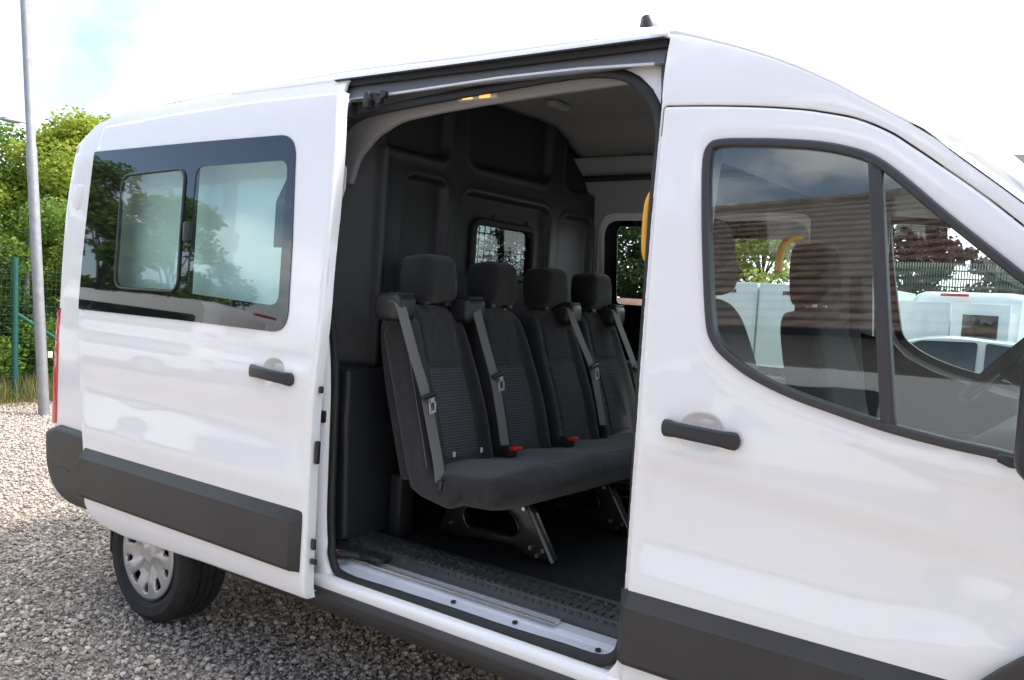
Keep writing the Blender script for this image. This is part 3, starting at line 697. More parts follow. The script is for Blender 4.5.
skin = panel('door_skin', sd_poly, near(OFF), PAINT, sd, holes=[W_HOLE], thick=.045, step=.035, r=.012, dep=lambda u, v, d: sculpt(u, v) * sstep(0, .05, d))
pane_holes = [roundpoly([D_(117, 286), D_(178, 290), D_(186, 170), D_(125, 177)], .05), roundpoly([D_(187, 293), D_(279, 306), D_(289, 160), D_(197, 167)], .05)]
pane_holes = [h if area(h) > 0 else h[::-1] for h in pane_holes]
wn = panel('window_border', W_OUT, near(OFF - .004), FRIT, sd, holes=pane_holes, thick=.006, step=.08)
dg = panel('window_pane', grow(W_OUT, -.012), near(OFF - .0015), DOORG, sd, holes=[pane_holes[0]], thick=.0015, step=.08)
# glass also covers the border, sliding light sits proud
sl = panel('sliding_window', grow(pane_holes[0], -.002), near(OFF - .0105), DOORG, sd, thick=.003, step=.1)
panel('window_frame', grow(pane_holes[0], .011), near(OFF - .012), BLACKP, sl, holes=[grow(pane_holes[0], .002)], thick=.008, step=.06, r=.003)
cc_ = at(189, 232, 1, -.06); box('window_catch', (cc_.x - .015, cc_.y - .022, cc_.z - .04), (cc_.x + .018, cc_.y + .01, cc_.z + .04), BLACKP, sl, r=.008)
panel('window_channel', grow(roundpoly([D_(178, 300), D_(188, 301), D_(197, 160), D_(187, 161)], .0), .0), near(OFF - .002), BLACKP, sl, thick=.02, step=.1)
def strip(name, x0, x1, z0, z1, off, parent, e0=True, e1=True):
    prof = [(.004, z0), (-.020, z0 + .004), (-.028, z0 + .018), (-.029, (z0 + z1) / 2), (-.029, z1 - .042), (-.0275, z1 - .040), (-.002, z1 - .002), (.004, z1)]
    xs = [(x0, .0), (x0 + .006, .3), (x0 + .03, 1)] if e0 else [(x0, 1)]
    xs += [(x0 + (x1 - x0) * t, 1) for t in (.25, .5, .75)] + ([(x1 - .035, 1), (x1 - .004, .35), (x1, 0)] if e1 else [(x1, 1)])
    bm = bmesh.new(); rows = [[bm.verts.new((x, off + .004 + (y - .004) * k, z)) for y, z in prof] for x, k in xs]
    for a, b in zip(rows, rows[1:]):
        for i in range(len(prof)): bm.faces.new((a[i], a[(i + 1) % len(prof)], b[(i + 1) % len(prof)], b[i]))
    bm.faces.new(rows[0]); bm.faces.new(rows[-1]); return from_bm(name, bm, TRIM, parent, 24)
strip('rubbing_strip', -3.79, -2.345, .545, .764, OFF, sd, e0=False)
def door_handle(x0, x1, z0, z1, off, parent, flip=1):
    pts = [(x0, z0), (x0 + (x1 - x0) * .3, z0 + (z1 - z0) * .28 + .002), (x0 + (x1 - x0) * .7, z0 + (z1 - z0) * .72 + .002), (x1, z1)]
    P = catmull([(x, yside(z) + off + (.004 if i in (0, 3) else -.012), z) for i, (x, z) in enumerate(pts)], 8)
    n = len(P); e = [min(1, max(0, 1 - (1 - min(i, n - 1 - i) / 3.2)) ** .6 + .25) if min(i, n - 1 - i) < 3.2 else 1 for i in range(n)]
    bm = bmesh.new(); rows = []
    for i, p in enumerate(P):
        hh = (.0205 + .0025 * sstep(.24, .36, abs(i / (n - 1) - .5))) * e[i]; dd = .012 * e[i]
        rows.append([bm.verts.new(p + Vector((0, dd * math.copysign(abs(math.cos(a)) ** .7, math.cos(a)), hh * math.copysign(abs(math.sin(a)) ** .7, math.sin(a))))) for a in np.linspace(0, 2 * math.pi, 20, endpoint=False)])
    for a, b in zip(rows, rows[1:]):
        for k in range(20): bm.faces.new((a[k], a[(k + 1) % 20], b[(k + 1) % 20], b[k]))
    bm.faces.new(rows[0]); bm.faces.new(rows[-1]); return from_bm('door_handle', bm, BLACKP, parent, 50)
def dimple(cx, cz, ax_, az_, depth):
    return lambda u, v: depth * (lambda q: (1 - sstep(.62, 1.0, q)))(((abs((u - cx) / ax_)) ** 2.4 + (abs((v - cz) / az_)) ** 2.4) ** (1 / 2.4))
dim1 = dimple(-2.545, 1.222, .062, .056, .026)
bpy.data.objects.remove(skin)
skin = panel('door_skin', sd_poly, near(OFF), PAINT, sd, holes=[W_HOLE], thick=.045, step=.018, r=.012, dep=lambda u, v, d: sculpt(u, v) * sstep(0, .05, d) + dim1(u, v), extra=(-2.545, 1.222, .062, .056))
door_handle(-2.665, -2.425, 1.222, 1.210, OFF - .010, sd)
for lo_, hi_ in (((-2.325, OFF + .016, .93), (-2.309, OFF + .034, 1.01)), ((-2.325, OFF + .02, 1.175), (-2.309, OFF + .034, 1.20)), ((-2.32, OFF + .018, .58), (-2.295, OFF + .034, .60)), ((-2.32, OFF + .018, .63), (-2.300, OFF + .030, .67))): box('door_edge_fitting', lo_, hi_, BLACKP, sd, r=.005)
# inner white door return with flange
panel('door_inner_panel', grow(sd_poly, -.02), near(OFF + .0455), PAINT, sd, holes=[grow(W_OUT, -.035)], thick=.012, step=.08, r=.006)
for o in list(C.objects):
    if o.parent == sd: o.matrix_parent_inverse = SDI

# ------------------------------------------------- front door
fd = bpy.data.objects.new('front_door', None); C.objects.link(fd); fd.parent = van; fd.location = (-.6, 0, .45)
def fd_sculpt(u, v, d):
    e = sstep(0, .05, d)
    c1 = 1.145 - .075 * (u + 1.13)         # upper crease line falls gently forward
    w = .016 * sstep(c1, c1 - .05, v) * (1 - sstep(.98, .80, v)) if False else 0
    a = sstep(c1 + .012, c1 - .055, v) if False else (1 - sstep(c1 - .06, c1 + .015, v))
    b = 1 - sstep(.79, .93, v + .02 * (u + 1.1))
    w = .015 * (a - b)
    # wheel arch flare rises towards the front
    rr = math.hypot(u - .25, v - .36); w -= .014 * (1 - sstep(.70, .92, rr)) * sstep(.77, .86, v)
    w += dim2(u, v)
    w -= .004 * math.exp(-((d_win(u, v) - .03) / .02) ** 2)
    return w * e
_FWn = np.array(FWO)
def d_win(u, v): return float(np.min(np.hypot(_FWn[:, 0] - u, _FWn[:, 1] - v)))
dim2 = dimple(-.945, 1.228, .064, .056, .026)
panel('door_skin', fd_poly, near(-.001), PAINT, fd, holes=[grow(FWO, -.012)], thick=.04, step=.018, r=.009, dep=fd_sculpt, extra=(-.945, 1.228, .064, .056))
DIV0 = S(872, 155); DIV1 = S(889, 430)
glassin = grow(FWO, -.022)
panel('window_frame', FWO, near(-.010), FRAME, fd, holes=[glassin], thick=.03, step=.03, r=.007)
pa = [S(868, 158), S(882, 164), S(896, 430), S(881, 425)]
panel('window_divider', [tuple(p) for p in pa], near(-.009), FRAME, fd, thick=.028, step=.04, r=.005)
panel('window_pane', grow(FWO, -.014), near(.004), CABG, fd, thick=.004, step=.08)
box('inner_sill', (-1.06, .05, 1.16), (-.06, .085, 1.235), DASH, fd, r=.01)
panel('inner_trim', roundpoly([(-1.10, .6), (.0, .6), (.0, 1.2), (-1.10, 1.2)], .02), lambda u, v, w: Vector((u, .06 + w, v)), GREYP, fd, thick=.02, step=.2)
# inner door frame around the glass
strip('rubbing_strip', -1.148, -.30, .567, .772, 0, fd, e1=False)
dh = door_handle(-1.055, -.835, 1.232, 1.222, -.016, fd)
for o in list(C.objects):
    if o.parent == fd: o.matrix_parent_inverse = Matrix.Translation(-fd.location)
# arch moulding of the front wheel
ang = np.linspace(R(175), R(5), 40)
outer = [(.25 + .668 * math.cos(a), .36 + .668 * math.sin(a)) for a in ang]; inner = [(.25 + .55 * math.cos(a), .36 + .55 * math.sin(a)) for a in ang[::-1]]
panel('wheel_arch_trim', outer + inner, near(-.034), TRIM, van, thick=.05, step=.04, r=.008)
# mirror
mi = panel('side_mirror', roundpoly([(-.16, 1.27, .05), (.09, 1.27, .05), (.09, 1.66, .06), (-.16, 1.66, .06)], 0), lambda u, v, w: Vector((-.207 + w * .8, -.20 - (u + .035), v)), BLACKP, van, thick=.16, step=.03, r=.05)
box('indicator_lens', (-.222, -.16, 1.31), (-.19, -.085, 1.43), mat('clear_lens', (.7, .68, .66), .15, coat=1), mi, r=.012)
panel('mirror_arm', [S(*q) for q in ((999, 452), (1019, 457), (1030, 470), (1010, 467), (998, 461))], near(-.02), BLACKP, mi, thick=.03, step=.05, r=.006)
box('mirror_arm', (-.19, -.10, 1.285), (-.10, .03, 1.32), BLACKP, mi, r=.012)

# ------------------------------------------------- cab inside
def front_seat(xo, yc, w, name='front_seat'):
    s = bpy.data.objects.new(name, None); C.objects.link(s); s.parent = van; s.location = (xo, yc, .8)
    fr = seat_frame(yc, xo + .20, 1.02, 16); k = []
    k.append(panel('backrest', roundpoly([(-w, 0, .04), (w, 0, .04), (w, .36, .1), (w * .72, .60, .12), (-w * .72, .60, .12), (-w, .36, .1)], 0, 8), fr, FABRIC, s, thick=.14, step=.04, r=.05, sharp=70))
    f2 = seat_frame(yc, xo + .055, 1.60, 6)
    k.append(panel('headrest', roundpoly([(-.13, 0, .05), (.13, 0, .05), (.135, .12, .06), (.09, .23, .08), (-.09, .23, .08), (-.135, .12, .06)], 0, 8), f2, FABRIC, s, thick=.13, step=.03, r=.05, sharp=70))
    k.append(box('seat_cushion', (xo + .10, yc - w, .86), (xo + .62, yc + w, 1.0), FABRIC, s, r=.05, seg=4))
    k.append(box('seat_base', (xo + .08, yc - w * .9, .60), (xo + .55, yc + w * .9, .86), BLACKP, s, r=.02))
    k += [box('headrest_post', (xo - .012, yc + q, 1.54), (xo + .002, yc + q + .015, 1.63), STEEL, s) for q in (-.065, .05)]
    for o in k: o.matrix_parent_inverse = Matrix.Translation(-Vector(s.location))
front_seat(-1.10, .32, .24); front_seat(-1.06, 1.27, .25)
panel('dashboard', roundpoly([(-.62, 1.22, .05), (-.50, 1.33, .06), (-.10, 1.33, .05), (.25, 1.20, .05), (.25, .62, 0), (-.25, .62, .05), (-.40, 1.0, .06)], 0), lambda u, v, w: Vector((u + .12 * (u < 10) * 1.0 + .08, .12 + w, v)), DASH, van, thick=WID - .24, step=.05, r=.03)
swc = Vector((-.44, 1.45, 1.43)); tilt = Matrix.Rotation(R(-48), 3, 'Y'); bm = bmesh.new()
tube_into(bm, [swc + tilt @ Vector((.19 * math.cos(a), .19 * math.sin(a), 0)) for a in np.linspace(0, 2 * math.pi, 40, endpoint=False)], .021, closed=True, seg=10)
sw = from_bm('steering_wheel', bm, RUBBER, van)
bm = bmesh.new()
for a in (R(180), R(60), R(-60)): tube_into(bm, [swc + Vector((.02, 0, -.01)), swc + tilt @ Vector((.18 * math.cos(a), .18 * math.sin(a), 0))], .014, seg=8)
from_bm('wheel_spokes', bm, mat('spoke_silver', (.35, .35, .36), .3, metal=.6), sw); tube('steering_column', [swc, swc + Vector((.22, 0, -.16))], .05, DASH, sw, seg=14)
box('rear_view_mirror', (-.40, .93, 1.86), (-.37, 1.17, 1.93), BLACKP, van, r=.01)
cabx = [(-.46, 1.935), (-.56, 2.03), (-.69, 2.125), (-.82, 2.195)]
ribbon('cab_seat_belt', [(-1.12, WID - .16, 1.80), (-1.09, WID - .20, 1.5), (-1.02, WID - .22, 1.1)], Vector((.045, 0, 0)), .002, BELT, van)
tube('pillar_trim', [(-.47, WID - .17, 1.90), (-.20, WID - .14, 1.66), (.10, WID - .12, 1.40), (.25, WID - .11, 1.25)], .045, DASH, van, seg=10)
tube('pillar_trim', [(-.47, .17, 1.90), (-.20, .14, 1.66), (.10, .12, 1.40), (.25, .11, 1.25)], .04, DASH, van, seg=10)
panel('pillar_trim', roundpoly([(-1.32, .60), (-1.04, .60), (-1.02, 1.3), (-1.06, 2.1), (-1.32, 2.1)], .02), lambda u, v, w: Vector((u, WID - .075 - yside(v) - w, v)), GREYP, van, thick=.05, step=.1, r=.02)
panel('cab_shelf', roundpoly([(-1.28, 2.05, .03), (-.80, 2.06, .04), (-.70, 2.10, .03), (-.80, 2.13, .02), (-1.28, 2.20, 0)], 0), lambda u, v, w: Vector((u, .36 + w, v)), GREYP, van, thick=WID - .72, step=.06, r=.02)

# ------------------------------------------------- wheels
def make_wheel(cx, cy, sgn, RT=.315):
    w = bpy.data.objects.new('wheel', None); C.objects.link(w); w.parent = van; w.location = (cx, cy, RT)
    rr = RT / .308
    prof = [(.205, .02), (.225, .0), (.262, -.004), (.288, .012), (.298, .035), (.30, .07), (.3, .16), (.298, .195), (.288, .218), (.262, .232), (.225, .228), (.205, .21)]
    # tread grooves
    pr = []
    for r_, y_ in prof:
        pr.append((r_ * rr, y_))
    pr = pr[:5] + [(.2985 * rr, .05), (.30 * rr, .075), (.291 * rr, .078), (.291 * rr, .084), (.30 * rr, .087), (.30 * rr, .112), (.291 * rr, .115), (.291 * rr, .121), (.30 * rr, .124), (.30 * rr, .15), (.291 * rr, .153), (.291 * rr, .159), (.30 * rr, .162), (.2985 * rr, .19)] + pr[8:]
    ty = lathe('tyre', pr, TYRE, w, n=96, centre=(cx, cy, RT))
    sp = []
    tb = bmesh.new()
    for k in range(72):
        a = 2 * math.pi * k / 72
        for y_, l in ((.045, .012), (.099, .010), (.137, .010), (.183, .014)):
            mt_ = Matrix.Translation((cx, cy, RT)) @ Matrix.Rotation(a, 4, 'Y')
            box_into(tb, (.2995 * rr - .004, y_ - l, -.0045), (.3025 * rr, y_ + l, .0045), 0, 1, mt_)
    from_bm('tyre_tread', tb, TYRE, ty)
    lathe('rim', [(.205 * rr, .02), (.20 * rr, .01), (.19 * rr, .02), (.185 * rr, .10), (.17 * rr, .2), (.02, .2), (.02, .09), (.16 * rr, .085), (.176 * rr, .05), (.178 * rr, .022)], mat('rim_steel', (.03, .03, .03), .4), w, n=48, centre=(cx, cy, RT))
    outl = [(.196 * rr * math.cos(a), .196 * rr * math.sin(a)) for a in np.linspace(0, 2 * math.pi, 72, endpoint=False)]
    holes = []
    for k in range(10):
        a = 2 * math.pi * (k + .5) / 10; hw = .018 if k % 2 else .024
        r0, r1 = (.115, .160) if k % 2 == 0 else (.130, .165)
        ca, sa = math.cos(a), math.sin(a)
        q = [(r0, -hw * .45), (r1, -hw), (r1 + .004, 0), (r1, hw), (r0, hw * .45)]
        holes.append(roundpoly([((x * ca - y * sa) * rr, (x * sa + y * ca) * rr) for x, y in q], .006, 3))
    def dp(u, v, d):
        r_ = math.hypot(u, v); a = math.atan2(v, u); star = max(0, math.cos(5 * a)) ** 1.5
        w_ = .020 * sstep(.196, .03, r_) * 0 + .018 * sstep(.17 * rr, .06, r_) - .010 * star * sstep(.17, .12, r_) * sstep(.02, .06, r_) - .010 * (1 - sstep(.175 * rr, .195 * rr, r_)) * 0
        if r_ < .055: w_ += -.012 * (1 - sstep(.035, .055, r_))
        return w_
    hc = panel('wheel_cover', outl, lambda u, v, w_: Vector((cx + u, cy + .008 + w_, RT + v)), ALLOY, w, holes=holes, thick=.016, step=.012, r=.008, dep=dp, sharp=50)
    for o in list(C.objects):
        if o.parent == w: o.matrix_parent_inverse = Matrix.Translation(-Vector(w.location))
    if sgn < 0:
        w.scale = (1, -1, 1)
    return w
w0 = make_wheel(-3.595, .09, 1)
flatten(w0, 2)
w0.location.z -= .028
def dupwheel(loc, flip):
    r_ = w0.copy(); C.objects.link(r_); r_.location = loc
    if flip: r_.rotation_euler = (0, 0, math.pi)
    for ch in [o for o in C.objects if o.parent == w0]:
        c = ch.copy(); C.objects.link(c); c.parent = r_
        for g in [o for o in C.objects if o.parent == ch]: d = g.copy(); C.objects.link(d); d.parent = c
dupwheel((-3.61, WID - .12, .287), True); dupwheel((.25, .10, .287), False); dupwheel((.25, WID - .10, .287), True)
panel('mud_flap', roundpoly([(.13, .20), (.38, .20), (.38, .5), (.13, .5)], .03), lambda u, v, w: Vector((-3.955 + w - .15 * (v - .2) * .3, u, v)), BLACKP, van, thick=.012, step=.05)
box('wheel_housing', (-3.92, .30, .30), (-3.10, .36, .80), RUBBER, van, r=.02)
box('underbody', (-4.2, .25, .36), (.9, WID - .25, .47), RUBBER, van, r=.02)
panel('wheel_arch_liner', roundpoly([(-3.93, .44), (-3.90, .62, .1), (-3.73, .74, .1), (-3.30, .74, .1), (-3.12, .62, .1), (-3.08, .44), (-3.10, .44), (-3.14, .60, .1), (-3.31, .715, .1), (-3.72, .715, .1), (-3.88, .60, .1), (-3.90, .44)], 0), near(.012), RUBBER, van, thick=.3, step=.05)

def promote(e, main):
    ch = kids(e); mn = [c for c in ch if c.name.split('.')[0] == main][0]; nm = e.name
    for c in ch:
        c.matrix_parent_inverse = Matrix.Identity(4); c.parent = van if c == mn else mn
    bpy.data.objects.remove(e); mn.name = nm
promote(bench, 'cushion'); promote(sd, 'door_skin'); promote(fd, 'door_skin')
for e in [c for c in kids(van) if c.type == 'EMPTY' and c.name.startswith('front_seat')]: promote(e, 'seat_cushion')
for c in kids(van):
    if not c.name.startswith('wheel') or c.type == 'MESH': flatten(c, 2)

# ================================================================== surroundings
# ground
def ground():
    m = bpy.data.materials.new('gravel_ground'); m.use_nodes = True; nt = m.node_tree; b = nt.nodes['Principled BSDF']; b.inputs['Roughness'].default_value = .95; b.inputs['Specular IOR Level'].default_value = .15
    tc = nt.nodes.new('ShaderNodeTexCoord'); v = nt.nodes.new('ShaderNodeTexVoronoi'); v.inputs['Scale'].default_value = 34; v.inputs['Randomness'].default_value = 1
    nt.links.new(tc.outputs['Object'], v.inputs['Vector'])
    cr = nt.nodes.new('ShaderNodeValToRGB'); e = cr.color_ramp.elements; e[0].color = (.24, .21, .185, 1); e[1].color = (.62, .55, .48, 1); e[0].position = .1; e[1].position = .95
    for p, c in ((.35, (.33, .28, .235)), (.55, (.42, .37, .33)), (.75, (.36, .345, .33))):
        q = cr.color_ramp.elements.new(p); q.color = (*c, 1)
    sp = nt.nodes.new('ShaderNodeSeparateColor'); nt.links.new(v.outputs['Color'], sp.inputs[0]); nt.links.new(sp.outputs[0], cr.inputs[0])
    n = nt.nodes.new('ShaderNodeTexNoise'); n.inputs['Scale'].default_value = .5; n.inputs['Detail'].default_value = 5; nt.links.new(tc.outputs['Object'], n.inputs['Vector'])
    mx = nt.nodes.new('ShaderNodeMix'); mx.data_type = 'RGBA'; mx.blend_type = 'MULTIPLY'; mx.inputs[0].default_value = .5
    c2 = nt.nodes.new('ShaderNodeValToRGB'); c2.color_ramp.elements[0].position = .35; c2.color_ramp.elements[0].color = (.62, .6, .58, 1); c2.color_ramp.elements[1].position = .65; c2.color_ramp.elements[1].color = (1, .98, .94, 1)
    nt.links.new(n.outputs['Fac'], c2.inputs[0]); nt.links.new(cr.outputs[0], mx.inputs[6]); nt.links.new(c2.outputs[0], mx.inputs[7]); nt.links.new(mx.outputs[2], b.inputs['Base Color'])
    bp = nt.nodes.new('ShaderNodeBump'); bp.inputs['Strength'].default_value = 1; bp.inputs['Distance'].default_value = .02; bp.invert = True
    nt.links.new(v.outputs['Distance'], bp.inputs['Height']); nt.links.new(bp.outputs[0], b.inputs['Normal'])
    return m
GM = ground()
bm = bmesh.new()
bmesh.ops.create_grid(bm, x_segments=120, y_segments=120, size=60)
for v_ in bm.verts:
    a, b_ = v_.co.x, v_.co.y
    dd = math.hypot(a + 3, b_); v_.co.z = -.030 + (.02 * math.sin(a * .9 + b_ * .4) * math.sin(b_ * .8) * sstep(5, 14, dd))
g1 = from_bm('ground', bm, GM, None, 0, recalc=False); struct(g1)
box_ = bmesh.new()
s_ = 900
vv = [box_.verts.new((x, y, -.09)) for x, y in ((-s_, -s_), (s_, -s_), (s_, s_), (-s_, s_))]; box_.faces.new(vv)
struct(from_bm('ground_far', box_, mat('far_ground', (.12, .13, .06), .95, var=.3, vscale=.05), None, 0, recalc=False))

# pebbles: many small stones (stuff), instanced by geometry nodes
def pebble_mesh(i):
    bm = bmesh.new(); bmesh.ops.create_icosphere(bm, subdivisions=2, radius=.5)
    rs = np.random.default_rng(i); k = rs.normal(size=(4, 3)) * 2.2; ph = rs.uniform(0, 6, 4); sc = (1, rs.uniform(.62, .9), rs.uniform(.42, .62))
    for v_ in bm.verts:
        f = 1 + .09 * sum(math.sin(float(k[j] @ np.array(v_.co)) * 2 + ph[j]) for j in range(4))
        v_.co = Vector((v_.co.x * sc[0], v_.co.y * sc[1], v_.co.z * sc[2])) * f
    me = bpy.data.meshes.new('pebble_shape'); bm.to_mesh(me); bm.free()
    for p in me.polygons: p.use_smooth = True
    return me
PM = bpy.data.materials.new('pebble_stone'); PM.use_nodes = True
nt = PM.node_tree; b = nt.nodes['Principled BSDF']; b.inputs['Roughness'].default_value = .85; b.inputs['Specular IOR Level'].default_value = .25
at_ = nt.nodes.new('ShaderNodeAttribute'); at_.attribute_name = 'tone'
cr = nt.nodes.new('ShaderNodeValToRGB'); el = cr.color_ramp.elements; el[0].position = 0; el[0].color = (.19, .165, .145, 1); el[1].position = 1; el[1].color = (.72, .65, .56, 1)
for p, c in ((.18, (.335, .29, .24)), (.38, (.435, .38, .32)), (.52, (.405, .37, .33)), (.66, (.54, .46, .37)), (.78, (.49, .385, .295)), (.88, (.60, .53, .45))):
    q = cr.color_ramp.elements.new(p); q.color = (*c, 1)
tc = nt.nodes.new('ShaderNodeTexCoord'); nz = nt.nodes.new('ShaderNodeTexNoise'); nz.inputs['Scale'].default_value = 60; nz.inputs['Detail'].default_value = 5; nt.links.new(tc.outputs['Object'], nz.inputs['Vector'])
mx = nt.nodes.new('ShaderNodeMix'); mx.data_type = 'RGBA'; mx.blend_type = 'OVERLAY'; mx.inputs[0].default_value = .35
nt.links.new(at_.outputs['Fac'], cr.inputs[0]); nt.links.new(cr.outputs[0], mx.inputs[6]); nt.links.new(nz.outputs['Fac'], mx.inputs[7]); nt.links.new(mx.outputs[2], b.inputs['Base Color'])
# build the stones directly as one mesh (numpy), densest where the camera sees them large
base = []
for i in range(5):
    me = pebble_mesh(i); co = np.empty(len(me.vertices) * 3); me.vertices.foreach_get('co', co); base.append((co.reshape(-1, 3), np.array([list(p.vertices) for p in me.polygons])))
    bpy.data.meshes.remove(me)
def small(i):
    bm = bmesh.new(); bmesh.ops.create_icosphere(bm, subdivisions=1, radius=.5); rs = np.random.default_rng(50 + i)
    for v_ in bm.verts: v_.co *= rs.uniform(.85, 1.15)
    bm.verts.index_update(); co = np.array([v_.co[:] for v_ in bm.verts]) * (1, .78, .55); fa = np.array([[v_.index for v_ in f.verts] for f in bm.faces]); bm.free(); return co, fa
smallb = [small(i) for i in range(4)]
def scatter(N, xr_, yr_, s0, s1, keep, shapes, dz=0):
    x = rng.uniform(*xr_, N); y = rng.uniform(*yr_, N); k = keep(x, y); x = x[k]; y = y[k]; N = len(x)
    s = s0 + (s1 - s0) * rng.random(N) ** 2.2; tone = rng.random(N)
    V = []; F = []; T = []; off = 0
    which = rng.integers(0, len(shapes), N)
    for w_, (co, fa) in enumerate(shapes):
        id_ = np.where(which == w_)[0]; n = len(id_)
        if not n: continue
        a = rng.uniform(0, 2 * np.pi, n); t1 = rng.normal(0, .35, n); t2 = rng.normal(0, .35, n)
        ca, sa, c1, s1_, c2, s2_ = np.cos(a), np.sin(a), np.cos(t1), np.sin(t1), np.cos(t2), np.sin(t2); Z = np.zeros(n); O = np.ones(n)
        Rz = np.array([[ca, -sa, Z], [sa, ca, Z], [Z, Z, O]]).transpose(2, 0, 1); Rx = np.array([[O, Z, Z], [Z, c1, -s1_], [Z, s1_, c1]]).transpose(2, 0, 1); Ry = np.array([[c2, Z, s2_], [Z, O, Z], [-s2_, Z, c2]]).transpose(2, 0, 1)
        RR = Rz @ Rx @ Ry
        P = np.einsum('nij,vj->nvi', RR, co) * s[id_][:, None, None]
        P[:, :, 0] += x[id_][:, None]; P[:, :, 1] += y[id_][:, None]; P[:, :, 2] += (dz - .020 + s[id_] * .12 + rng.uniform(-.006, .004, n))[:, None]
        nv = len(co); V.append(P.reshape(-1, 3)); F.append((fa[None] + (np.arange(n) * nv)[:, None, None] + off).reshape(-1, 3)); T.append(np.repeat(tone[id_], nv)); off += n * nv
    return np.concatenate(V), np.concatenate(F), np.concatenate(T)
def bulk_mesh(name, parts, mt):
    off = 0; VV = []; FF = []; TT = []
    for V, F, T in parts: VV.append(V); FF.append(F + off); TT.append(T); off += len(V)
    V = np.concatenate(VV); F = np.concatenate(FF); T = np.concatenate(TT)
    me = bpy.data.meshes.new(name); me.vertices.add(len(V)); me.vertices.foreach_set('co', V.astype(np.float32).ravel())
    me.loops.add(len(F) * 3); me.loops.foreach_set('vertex_index', F.astype(np.int32).ravel()); me.polygons.add(len(F)); me.polygons.foreach_set('loop_start', np.arange(0, len(F) * 3, 3, dtype=np.int32))
    me.update(); me.validate()
    me.polygons.foreach_set('use_smooth', np.ones(len(F), bool))
    a = me.attributes.new('tone', 'FLOAT', 'POINT'); a.data.foreach_set('value', T.astype(np.float32))
    me.materials.append(mt); o = bpy.data.objects.new(name, me); C.objects.link(o); return o
# the part of the ground in the camera's view (with a margin for a step to the side)
def vis(x, y, m=60):
    P = np.stack([x - CAMP.x, y - CAMP.y, np.full_like(x, -CAMP.z)], 1) @ np.array(M3)
    px = 512 + FPX * P[:, 0] / P[:, 2]; py = 340 + FPX * P[:, 1] / P[:, 2]
    return (P[:, 2] > 0) & (px > -m * 3) & (px < 1024 + m) & (py < 680 + m * 2), py
k1 = lambda x, y: vis(x, y)[0] & (np.hypot(x, y + 2.15) < 5.6) & ~((y > 1.4) & (x > -3.9))
k2 = lambda x, y: vis(x, y)[0] & (np.hypot(x, y + 2.15) >= 5.3) & (np.hypot(x, y + 2.15) < 13) & (x > -10.6) & ~((y > 1.2) & (x > -3.9))
parts = [scatter(42000, (-6.2, -.3), (-1.6, 3), .012, .033, k1, base), scatter(110000, (-6.2, -.3), (-1.6, 3), .008, .018, k1, smallb), scatter(170000, (-11, -3), (-2.5, 5.5), .012, .034, k2, smallb, -.004)]
gv = bulk_mesh('gravel', parts, PM); gv['kind'] = 'stuff'

# ---------------------------------------------------------------- plants
def leaf_mat(name, c1, c2, trans=.35):
    m = bpy.data.materials.new(name); m.use_nodes = True; nt = m.node_tree; b = nt.nodes['Principled BSDF']
    b.inputs['Roughness'].default_value = .55; b.inputs['Specular IOR Level'].default_value = .3
    a = nt.nodes.new('ShaderNodeAttribute'); a.attribute_name = 'tone'; mx = nt.nodes.new('ShaderNodeMix'); mx.data_type = 'RGBA'
    mx.inputs[6].default_value = (*c1, 1); mx.inputs[7].default_value = (*c2, 1); nt.links.new(a.outputs['Fac'], mx.inputs[0]); nt.links.new(mx.outputs[2], b.inputs['Base Color'])
    t = nt.nodes.new('ShaderNodeBsdfTranslucent'); nt.links.new(mx.outputs[2], t.inputs[0]); s = nt.nodes.new('ShaderNodeMixShader'); s.inputs[0].default_value = trans
    o = nt.nodes['Material Output']; nt.links.new(b.outputs[0], s.inputs[1]); nt.links.new(t.outputs[0], s.inputs[2]); nt.links.new(s.outputs[0], o.inputs[0]); return m
L_LIGHT = leaf_mat('maple_leaf', (.22, .30, .04), (.46, .50, .075), .5); L_MID = leaf_mat('hedge_leaf', (.08, .16, .025), (.22, .33, .05), .42)
L_DARK = leaf_mat('dark_leaf', (.018, .04, .012), (.05, .09, .02), .25); L_RED = leaf_mat('purple_leaf', (.035, .015, .018), (.11, .045, .05), .25)
L_DRY = leaf_mat('grass_blade', (.10, .13, .03), (.30, .26, .10), .3)
BARK = mat('bark', (.10, .075, .055), .9, bump=1, bscale=40, var=.4, vscale=20)
LEAF = np.array([(0, 0, 0), (.32, .28, .05), (.22, .72, .02), (0, 1, -.06), (-.22, .72, .02), (-.32, .28, .05)])
def leaves(n, centres, radii, size, seed=0, droop=.3):
    rs = np.random.default_rng(seed); k = rs.integers(0, len(centres), n); d = rs.normal(size=(n, 3)); d /= np.linalg.norm(d, axis=1)[:, None]
    rad = rs.random(n) ** .45; P = centres[k] + d * radii[k][:, None] * rad[:, None] * np.array([1, 1, .8])
    s = size * rs.uniform(.6, 1.3, n); a = rs.uniform(0, 2 * np.pi, n); u = np.stack([np.cos(a), np.sin(a), rs.normal(-droop, .4, n)], 1); u /= np.linalg.norm(u, axis=1)[:, None]
    r_ = rs.normal(size=(n, 3)); w = np.cross(u, r_); w /= np.linalg.norm(w, axis=1)[:, None]; nn = np.cross(u, w)
    V = P[:, None] + (LEAF[None, :, 0, None] * w[:, None] + LEAF[None, :, 1, None] * u[:, None] + LEAF[None, :, 2, None] * nn[:, None]) * s[:, None, None]
    clump = rs.random(len(centres)); T = np.clip(.55 * clump[k] + .45 * rs.random(n), 0, 1)
    F = (np.array([(0, 1, 2), (0, 2, 3), (0, 3, 4), (0, 4, 5)])[None] + (np.arange(n) * 6)[:, None, None]).reshape(-1, 3)
    return V.reshape(-1, 3), F, np.repeat(T, 6)
